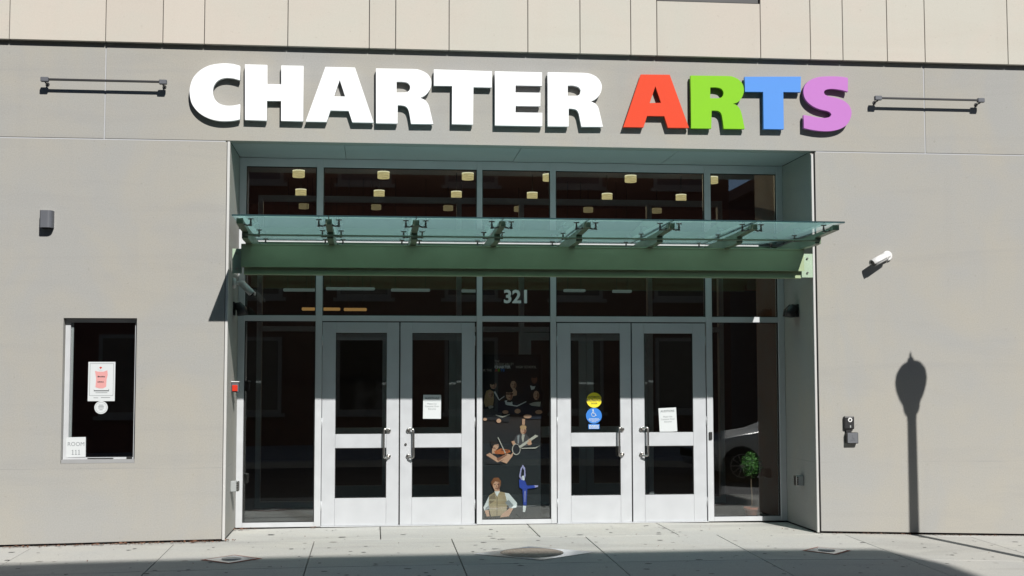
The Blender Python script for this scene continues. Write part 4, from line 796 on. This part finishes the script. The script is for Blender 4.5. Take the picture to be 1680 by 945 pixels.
# papers in the ticket window
yw = 0.1215
bm = bmesh.new(); sheet(bm, -3.163, -2.869, 1.540, 1.978, yw)
t = tag(obj('flyer', bm, 'paper'), 'white flyer with a pink apron shape taped in the ticket window', 'flyer')
bm = bmesh.new()
for q in ((-3.146, -3.142, 1.60, 1.962), (-2.890, -2.886, 1.60, 1.962), (-3.142, -2.890, 1.958, 1.962), (-3.142, -2.890, 1.60, 1.604)): box(bm, q[0], q[1], yw-.0022, yw-.0013, q[2], q[3])
fine(obj('printed_border', bm, 'ink_grey', t))
bm = bmesh.new(); prism_y(bm, [(-3.090, 1.878), (-3.060, 1.870), (-3.0, 1.868), (-2.955, 1.885), (-2.950, 1.83), (-2.962, 1.78), (-2.965, 1.70), (-3.0, 1.682), (-3.04, 1.682), (-3.082, 1.695), (-3.075, 1.79)], yw-.0022, yw-.0013); obj('printed_apron', bm, 'pink', t)
bm = bmesh.new(); prism_y(bm, ell(-3.028, 1.908, .032, .028, 16), yw-.0032, yw-.0023); obj('printed_hat', bm, 'paper', t)
bm = bmesh.new()
prism_y(bm, [(-3.043, 1.915), (-3.028, 1.898), (-3.012, 1.915), (-3.020, 1.922), (-3.036, 1.922)], yw-.0042, yw-.0033); obj('printed_bow', bm, 'red', t)
bm = bmesh.new()
for x0, x1, z in ((-3.060, -2.985, 1.806), (-3.060, -2.990, 1.748)):
    x = x0
    while x < x1:
        l = random.uniform(.006, .016); box(bm, x, x+l, yw-.0032, yw-.0023, z, z+random.uniform(.010, .016)); x += l+.003
for x0, x1, z in ((-3.10, -3.05, 1.575), (-3.02, -2.92, 1.578), (-3.08, -2.95, 1.632)):
    box(bm, x0, x1, yw-.0022, yw-.0013, z, z+.004)
for q in ((-3.098, -3.094, 1.650, 1.668), (-2.938, -2.934, 1.650, 1.675)): box(bm, *q[:2], yw-.0022, yw-.0013, *q[2:])
box(bm, -3.094, -2.938, yw-.0022, yw-.0013, 1.650, 1.660)
fine(obj('printed_text', bm, 'ink', t))
bm = bmesh.new(); prism_y(bm, ell(-3.016, 1.469, .073, .072), yw-.001, yw)
t = tag(obj('round_sticker', bm, 'paper'), 'round white sticker right below the flyer in the ticket window', 'sticker')
bm = bmesh.new()
tube(bm, [(-3.016+.060*math.cos(a), yw-.0015, 1.469+.059*math.sin(a)) for a in [2*math.pi*i/28 for i in range(29)]], .0012, 5)
for z, w in ((1.492, .05), (1.476, .062), (1.460, .060), (1.440, .035)): box(bm, -3.016-w/2, -3.016+w/2, yw-.0022, yw-.0013, z, z+.007)
fine(obj('fine_print', bm, 'ink_grey', t))
bm = bmesh.new(); sheet(bm, -3.380, -3.168, .9215, 1.142, fy0-.001, R(.8))
t = tag(obj('room_sign', bm, 'paper'), 'white paper reading ROOM 111 at the bottom corner of the ticket window', 'sign')
bm = text_bm('ROOM', .062, -3.273, fy0-.003, 1.045, sx=1.0)
for k in (-1, 0, 1):
    x = -3.272+k*.034; box(bm, x-.0035, x+.0035, fy0-.0032, fy0-.0026, .955, 1.002); box(bm, x-.011, x+.011, fy0-.0032, fy0-.0026, .948, .9545); box(bm, x-.011, x-.004, fy0-.0032, fy0-.0026, .990, .9965)
fine(obj('room_text', bm, 'ink_grey', t))

# ================================================================ banner of performers behind the centre panel
PC = {'black': (0.012, 0.012, 0.016), 'navy': (0.012, 0.018, 0.036), 'white': (0.80, 0.81, 0.80), 'pale': (0.55, 0.51, 0.44), 'skin': (0.66, 0.37, 0.24), 'skin2': (0.30, 0.12, 0.07), 'grey': (0.30, 0.32, 0.33), 'vest3': (0.47, 0.38, 0.24), 'dskin': (0.22, 0.08, 0.05), 'hair': (0.022, 0.012, 0.009), 'blond': (0.55, 0.34, 0.17), 'auburn': (0.25, 0.09, 0.03), 'glasses': (0.05, 0.015, 0.012), 'slate': (0.07, 0.065, 0.07), 'orange': (0.50, 0.13, 0.03), 'brown': (0.10, 0.03, 0.015), 'lilac': (0.42, 0.40, 0.66), 'blue': (0.03, 0.07, 0.42), 'vest': (0.44, 0.33, 0.19), 'vest2': (0.24, 0.18, 0.11)}
for k, c in PC.items(): M['pr_'+k] = plain('print_'+k, c, 0.7, vary=0.38)
def bannermat():
    mt, nt, b = nodes('banner_print'); v = mapping(nt, (1, 1, 1))
    sx = N(nt, 'ShaderNodeSeparateXYZ'); nt.links.new(v, sx.inputs[0])
    mr = N(nt, 'ShaderNodeMapRange'); setin(mr, From_Min=0.0, From_Max=2.05); nt.links.new(sx.outputs[2], mr.inputs[0])
    ad = N(nt, 'ShaderNodeMath', operation='MULTIPLY_ADD'); ad.inputs[1].default_value = 0.18; nt.links.new(noise(nt, v, 3, 4), ad.inputs[0]); nt.links.new(mr.outputs[0], ad.inputs[2])
    r = ramp(nt, [(0.10, (0.013, 0.016, 0.017)), (0.45, (0.007, 0.012, 0.014)), (0.62, (0.010, 0.010, 0.013)), (0.75, (0.024, 0.012, 0.008)), (1.0, (0.012, 0.007, 0.006))]); nt.links.new(ad.outputs[0], r.inputs[0])
    nt.links.new(r.outputs[0], b.inputs['Base Color']); setin(b, Roughness=0.6); return mt
M['banner'] = bannermat()
BY = 1.4
bm = B(1.245, 2.104, BY+.001, BY+.004, 0.022, 2.085)
ban = tag(obj('performer_banner', bm, 'banner'), 'dark banner printed with singers, musicians and a dancer between the door pairs', 'banner')
for i, (nm, shapes) in enumerate(BANNER):
    keys = []; bm = bmesh.new()
    for k, (colr, poly) in enumerate(shapes):
        if colr not in keys: keys.append(colr)
        y = BY-.0004-i*.0026-k*.00012
        prism_y(bm, poly, y-.00008, y, keys.index(colr))
    fine(obj(nm, bm, ['pr_'+k for k in keys], ban))
# the faces of the printed figures: eyes and mouths as small print
yt = BY-.031
bm = text_bm('THE', .043, 1.518, yt, 1.985, align='LEFT', sx=.8); text_bm('LEHIGH VALLEY', .043, 1.518, yt, 1.950, align='LEFT', sx=.80, bm=bm)
text_bm('HIGH SCHOOL', .046, 1.785, yt, 1.912, align='LEFT', sx=.84, bm=bm, bold=.0004); text_bm('FOR THE', .043, 1.335, yt, 1.873, align='LEFT', sx=.86, bm=bm)
obj('printed_text', bm, 'pr_pale', ban)
obj('printed_word', text_bm('CHARTER', .046, 1.518, yt, 1.912, align='LEFT', sx=.98, bold=.0022), 'pr_white', ban)
for ch, x, mt in (('A', 1.525, 'let_red'), ('R', 1.560, 'let_green'), ('T', 1.592, 'let_blue'), ('S', 1.622, 'let_blue')): obj('printed_letter', text_bm(ch, .046, x, yt, 1.873, align='LEFT', bold=.002), mt, ban)

# ================================================================ lobby
def pendant(x, y, z, label, far=False, watt=0):
    t = thing('pendant_lamp', (x, y, z), label, 'lamp', 'drum pendant lamps in the lobby')
    obj('shade', lathe(bmesh.new(), (x, y, z), [(.092, -.056), (.099, -.054), (.099, .042)], 24), 'shade_far' if far else 'shade', t)
    if watt:
        ld = bpy.data.lights.new('pendant_bulb', 'POINT'); ld.energy = watt; ld.color = (1.0, 0.78, 0.48); ld.shadow_soft_size = 0.0
        lo_ = bpy.data.objects.new('bulb', ld); COL.objects.link(lo_); lo_.location = (0, 0, -.17); lo_.parent = t
    if not far: obj('shade_rim', lathe(bmesh.new(), (x, y, z), [(.100, .043), (.100, .058), (.092, .059)], 24), 'shade_rim', t)
    obj('stem', tube(bmesh.new(), [(x, y, z+.060), (x, y, 5.598)], .006, 6), 'black', t)
ORD = ['leftmost', 'second from left', 'third from left', 'fourth from left', 'fifth from left', 'rightmost']
for i, x in enumerate((-1.23, .16, 1.56, 2.92, 4.32, 5.73)): pendant(x, 6.6, 5.14, 'lit yellow drum pendant lamp, %s of the highest row behind the upper glass' % ORD[i], watt=14)
for i, x in enumerate((-1.33, .10, 1.53, 2.95, 4.37, 5.79)): pendant(x, 9.1, 5.185, 'lit yellow drum pendant lamp, %s of the middle row behind the upper glass' % ORD[i])
for i, x in enumerate((-1.37, .05, 1.48, 2.90, 4.31, 5.72)): pendant(x, 10.9, 5.17, 'dim drum pendant lamp, %s of the lowest row behind the upper glass' % ORD[i], True)
def strip(x0, x1, z, label, mt='tube', y=10.0):
    t = thing('ceiling_strip_light', ((x0+x1)/2, y, z), label, 'light fixture', 'strip lights in the lobby')
    obj('diffuser', B(x0, x1, y-.05, y+.05, z, z+.055, bev=.01), mt, t)
    for x in (x0+.08, x1-.08): obj('hanger', tube(bmesh.new(), [(x, y, z+.056), (x, y, 5.598)], .005, 6), 'black', t)
for x0, x1, z, lb in ((-1.69, -1.08, 3.42, 'pale strip light seen in the first transom pane'), (-.89, .03, 3.45, 'pale strip light, left one in the second transom pane'), (.34, 1.08, 3.43, 'pale strip light in the second transom pane near the centre'), (1.60, 2.10, 3.42, 'faint strip light crossing the number pane'), (3.67, 4.09, 3.44, 'short strip light, left one in the fourth transom pane'), (4.63, 5.0, 3.43, 'short strip light, right one in the fourth transom pane')): strip(x0, x1, z, lb)
strip(-1.34, -.62, 3.06, 'warm orange cove light low in the left transom pane', 'warm_tube'); strip(-.55, -.12, 3.055, 'warm orange cove light low in the second transom pane', 'warm_tube')
# topiary
PX, PY = 4.772, 1.285
t = thing('topiary_plant', (PX, PY, .01), 'small ball topiary in a terracotta pot behind the right sidelight', 'plant')
pot = obj('pot', lathe(bmesh.new(), (PX, PY, .011), [(.062, 0), (.088, .115), (.100, .118), (.102, .148), (.090, .150), (.085, .130)], 24), 'terracotta', t)
obj('soil', lathe(bmesh.new(), (PX, PY, .11), [(.08, 0), (.083, .02)], 16), 'soil', pot)
obj('stem', tube(bmesh.new(), [(PX, PY, .12), (PX+.006, PY, .3), (PX-.004, PY, .45), (PX, PY, .6)], [.011, .010, .009, .007], 8), 'bark', t)
bm = bmesh.new()
for i in range(1500):
    d = Vector((random.gauss(0, 1), random.gauss(0, 1), random.gauss(0, 1))).normalized(); rr = .128*random.uniform(.35, 1.0)**.5*random.uniform(.80, 1.22)
    c = Vector((PX, PY, .69))+Vector((d.x*rr*.92, d.y*rr*.92, d.z*rr*1.15)); n = (d+Vector((random.uniform(-.8, .8), random.uniform(-.8, .8), random.uniform(-.8, .8)))).normalized()
    u, w = frame_basis(n); l, b_ = random.uniform(.014, .024), random.uniform(.006, .010)
    a = random.uniform(0, 6.28); u2 = u*math.cos(a)+w*math.sin(a); w2 = n.cross(u2)
    bm.faces.new([bm.verts.new(c+v) for v in (u2*l, w2*b_, -u2*l, -w2*b_)])
fine(obj('foliage', bm, 'leaf', t))

# ================================================================ covers in the sidewalk
def diamond(cx, cy, rx, ry, name, edge, label, cat, core='collar', round_cover=False):
    t = thing(name, (cx, cy, g(cx, cy)), label, cat)
    def ring(bm, s0, s1, z0, z1):
        pts = lambda s: [(cx-rx*s, cy), (cx, cy-ry*s), (cx+rx*s, cy), (cx, cy+ry*s)]
        a = [bm.verts.new((x, y, g(x, y)+z0)) for x, y in pts(s0)]
        if s1 is None: bm.faces.new(a); return
        b = [bm.verts.new((x, y, g(x, y)+z1)) for x, y in pts(s1)]
        for i in range(4): bm.faces.new((a[i], a[(i+1) % 4], b[(i+1) % 4], b[i]))
    if edge:
        bm = bmesh.new(); ring(bm, 1.0, .84, .004, .007); obj('edging', bm, edge, t)
    bm = bmesh.new(); ring(bm, .84 if edge else 1.0, None, .006, 0); obj('collar', bm, core, t)
    return t
t = diamond(1.69, -1.30, .64, .46, 'manhole', None, 'round iron manhole cover set in a pale diamond of concrete before the doors', 'manhole')
z0 = g(1.66, -1.28)+.0062
def tilt(bm):
    for v in bm.verts: v.co.z += .018*(v.co.y+1.28)
    return bm
obj('frame_ring', tilt(lathe(bmesh.new(), (1.66, -1.28, z0), [(.33, 0), (.33, .0008), (.30, .0010)], 40)), 'iron', t)
cv = obj('cover', tilt(lathe(bmesh.new(), (1.66, -1.28, z0+.0012), [(.288, 0), (.285, .0008), (.05, .0010), (.02, .0010)], 40)), 'iron', t)
bm = bmesh.new()
for r_ in (.10, .17, .24):
    for k in range(int(r_*90)):
        a = 2*math.pi*k/int(r_*90); box(bm, 1.66+r_*math.cos(a)-.011, 1.66+r_*math.cos(a)+.011, -1.28+r_*math.sin(a)-.011, -1.28+r_*math.sin(a)+.011, z0+.0021, z0+.0040)
fine(obj('studs', tilt(bm), 'iron', cv))
t = diamond(-1.41, -1.32, .31, .29, 'utility_cover', 'brick_edge', 'small diamond utility cover with red edging at the left of the doors', 'utility cover')
obj('lid', lathe(bmesh.new(), (-1.41, -1.32, g(-1.41, -1.32)+.0085), [(.10, 0), (.10, .003), (.02, .004)], 20), 'grey_plastic', t)
t = diamond(4.80, -1.36, .27, .28, 'utility_cover', 'brick_edge', 'small diamond utility cover with red edging right of the manhole', 'utility cover')
obj('lid', lathe(bmesh.new(), (4.80, -1.36, g(4.80, -1.36)+.0085), [(.09, 0), (.09, .003), (.02, .004)], 20), 'grey_plastic', t)
# dry leaves and grit along the wall
bm = bmesh.new()
def leaf(x, y, s):
    z = g(x, y)+.006+random.uniform(0, .008); n = Vector((random.uniform(-.6, .6), random.uniform(-.6, .6), 1)).normalized(); u, w = frame_basis(n); a = random.uniform(0, 6.3)
    u2 = u*math.cos(a)+w*math.sin(a); w2 = n.cross(u2); c = Vector((x, y, z+s*.25))
    bm.faces.new([bm.verts.new(c+v) for v in (u2*s, (u2*.3+w2*.45)*s, (-u2*.8)*s, (u2*.2-w2*.45)*s)])
for i in range(300): leaf(random.uniform(-4.6, -1.68), -.060+random.gauss(0, .026), random.uniform(.008, .026))
for cx, cy, n, sp in ((-2.72, -.04, 14, .03), (-1.95, -.05, 10, .03), (-2.5, -.07, 22, .16), (-1.62, .02, 22, .05), (-1.56, 1.02, 26, .05), (-.69, 1.03, 6, .03), (-1.45, 1.04, 14, .06)):
    for i in range(n): leaf(cx+random.gauss(0, sp), min(cy+random.gauss(0, .02), 1.07), random.uniform(.010, .028))
for i in range(260): leaf(random.uniform(5.3, 8.2), -.05+random.gauss(0, .016), random.uniform(.005, .014))
for i in range(60): leaf(random.uniform(-3.5, 7), random.uniform(-2.6, 1.0), random.uniform(.006, .016))
lo = obj('fallen_leaves', bm, 'dead_leaf'); lo['kind'] = 'stuff'; lo['label'] = 'dry brown leaves along the foot of the wall'; lo['category'] = 'leaves'

# ================================================================ street lamp whose shadow falls on the right wall
LX, LY = 7.12, -2.60
lz = g(LX, LY); zs = SB*-LY                     # its shadow on the wall lies zs lower
t = thing('street_lamp', (LX, LY, lz), 'dark post-top street lamp with acorn globe at the kerb beyond the right edge', 'street lamp')
H = 2.09+zs-lz
obj('base', lathe(bmesh.new(), (LX, LY, lz), [(.20, 0), (.20, .10), (.17, .14), (.15, .50), (.12, .62), (.085, .70)], 20), 'black', t)
obj('post', lathe(bmesh.new(), (LX, LY, lz), [(.066, .70), (.054, H-.80), (.058, H-.79), (.058, H-.77), (.044, H-.755), (.044, H-.735)], 20), 'black', t)
obj('fitter', lathe(bmesh.new(), (LX, LY, lz), [(.044, H-.735), (.085, H-.70), (.098, H-.66), (.104, H-.59)], 24), 'black', t)
gl = obj('globe', lathe(bmesh.new(), (LX, LY, lz), [(.106, H-.59), (.150, H-.50), (.182, H-.40), (.190, H-.33), (.180, H-.265), (.150, H-.215)], 28), 'lampglass', t)
obj('cap', lathe(bmesh.new(), (LX, LY, lz), [(.150, H-.214), (.10, H-.175), (.040, H-.150), (.044, H-.120), (.038, H-.085), (.017, H-.070), (.013, H-.03), (.007, H)], 24), 'black', gl)

# ================================================================ building across the street (its shadow and reflection are in view)
OX0, OX1, OY, OH = -30.0, 10.22, -19.3, 13.1
ob = thing('opposite_building', ((OX0+OX1)/2, OY-6, -.5), 'brick building across the street, seen only as shadow and reflection', 'building')
obj('wall', B(OX0, OX1, OY-12, OY, -.7, OH), 'opp_brick', ob)
obj('cornice', B(OX0-.4, OX1+.30, OY-12.3, OY+.12, OH+.001, OH+.45), 'opp_trim', ob)
obj('parapet', B(OX0-.5, OX1+.50, OY-12.4, OY+.20, OH+.451, OH+1.33), 'opp_trim', ob)
pw = None
for fl in range(4):
    z0 = .9+fl*3.2
    for i in range(13):
        x = OX0+2.0+i*3.0
        fr = obj('window', B(x, x+1.5, OY-.02, OY+.06, z0-.1, z0+2.0), 'opp_trim', ob)
        obj('pane', B(x+.1, x+1.4, OY+.061, OY+.07, z0, z0+1.9), 'opp_glass', fr)
        obj('sill', B(x-.1, x+1.6, OY+.061, OY+.14, z0-.2, z0-.101), 'opp_trim', fr)

nb = thing('added_neighbour_building', (30, OY-6, -.7), 'lower grey building added across the street to block bright reflections beyond the gap', 'building')  # added to block the sunlit ground mirrored in the right panes
obj('wall', B(13.2, 60, OY-12, OY, -1.5, 8.2), 'opp_dark', nb)
obj('parapet', B(13.0, 60.2, OY-12.1, OY+.1, 8.201, 8.6), 'opp_trim', nb)
for fl in range(2):
    for i in range(9):
        x = 14.5+i*3.4; z0 = .8+fl*3.6
        fr = obj('window', B(x, x+1.8, OY-.02, OY+.06, z0-.1, z0+2.0), 'opp_trim', nb); obj('pane', B(x+.1, x+1.7, OY+.061, OY+.07, z0, z0+1.9), 'opp_glass', fr)
# ================================================================ car in the street, mirrored in the right sidelight
CX, CY, CZ = 6.35, -8.85, g(7.5, KERB)-.14       # front end, centre line, road level
t = thing('car', (CX+2.2, CY, CZ), 'white car on the road, mirrored faintly in the right sidelight', 'car')
st = [(0.00, .62, .45, .60, .60), (.12, .78, .30, .72, .72), (.45, .86, .22, .84, .84), (.95, .89, .20, .93, .94), (1.45, .90, .20, .98, 1.02), (1.75, .90, .20, 1.0, 1.18), (2.25, .90, .20, 1.02, 1.40), (2.9, .90, .20, 1.03, 1.46), (3.5, .90, .20, 1.04, 1.40), (3.95, .88, .22, 1.05, 1.22), (4.3, .84, .28, 1.02, 1.06), (4.55, .74, .40, .90, .92)]
bm = bmesh.new(); rings = []
for x, w, zb, belt, top in st:
    rw = w if top-belt < .06 else w-.30*min(1, (top-belt)/.4)
    pts = [(-w*.9, zb), (-w, zb+.18), (-w, belt-.12), (-w*.97, belt), (-rw*.92, top-.03 if top-belt > .06 else top), (-rw*.6, top), (0, top+.015)]
    pts = pts+[(-y, z) for y, z in pts[-2::-1]]
    rings.append([bm.verts.new((CX+x, CY+y, CZ+z)) for y, z in pts])
for a, b in zip(rings, rings[1:]):
    n = len(a)
    for k in range(n-1):
        f = bm.faces.new((a[k], a[k+1], b[k+1], b[k])); f.smooth = True
    bm.faces.new((a[-1], a[0], b[0], b[-1]))
bm.faces.new(rings[0]); bm.faces.new(rings[-1][::-1]); bmesh.ops.recalc_face_normals(bm, faces=bm.faces)
obj('body', bm, 'car_paint', t)
for s in (-1, 1):
    for seq in ([(1.70, 1.03), (2.20, 1.34), (2.72, 1.39), (2.72, 1.06)], [(2.80, 1.06), (2.80, 1.39), (3.45, 1.33), (3.80, 1.09)]):
        bm = bmesh.new(); fo = [(CX+x, CY+s*(.90-.30*min(1, max(0, z-1.0)/.4)+.012), CZ+z) for x, z in seq]; ba = [(x, y-s*.03, z) for x, y, z in fo]
        A = [bm.verts.new(c) for c in fo]; Bq = [bm.verts.new(c) for c in ba]; bm.faces.new(A); bm.faces.new(Bq[::-1])
        for i in range(4): bm.faces.new((A[i], Bq[i], Bq[(i+1) % 4], A[(i+1) % 4]))
        obj('side_window', bm, 'car_glass', t)
for s in (-1, 1):
    for wx in (.88, 3.62):
        c = Vector((CX+wx, CY+s*.80, CZ+.335)); ax = Vector((0, s, 0))
        arch = obj('wheel_arch', tube(bmesh.new(), [c+ax*.060, c+ax*.106], .385, 28), 'tyre', t)
        wh = obj('wheel', tube(bmesh.new(), [c-ax*.1, c+ax*.107, c+ax*.12], [.335, .335, .31], 28), 'tyre', t)
        bm = bmesh.new(); tube(bm, [c+ax*.121, c+ax*.126], .06, 14)
        for k in range(10):
            a = 2*math.pi*k/10; d = Vector((math.cos(a), 0, math.sin(a))); tube(bm, [c+ax*.123+d*.04, c+ax*.123+d*.225], .014, 6)
        tube(bm, [c+ax*.123+Vector((math.cos(2*math.pi*k/28), 0, math.sin(2*math.pi*k/28)))*.225 for k in range(29)], .012, 6)
        fine(obj('rim', bm, 'steel', wh))
    hx = CX+.12
    bm = bmesh.new(); tube(bm, [(hx+.02, CY+s*.62, CZ+.64), (hx+.32, CY+s*.80, CZ+.74)], [.06, .05], 10); obj('headlight', bm, 'dark_glass', t)
    bm = bmesh.new(); tube(bm, [(CX+4.46, CY+s*.62, CZ+.80), (CX+4.30, CY+s*.82, CZ+.84)], [.06, .05], 10); obj('tail_light', bm, 'red', t)
    obj('mirror', tube(bmesh.new(), [(CX+1.85, CY+s*.90, CZ+1.04), (CX+1.85, CY+s*1.02, CZ+1.08)], [.04, .085], 10), 'car_paint', t)
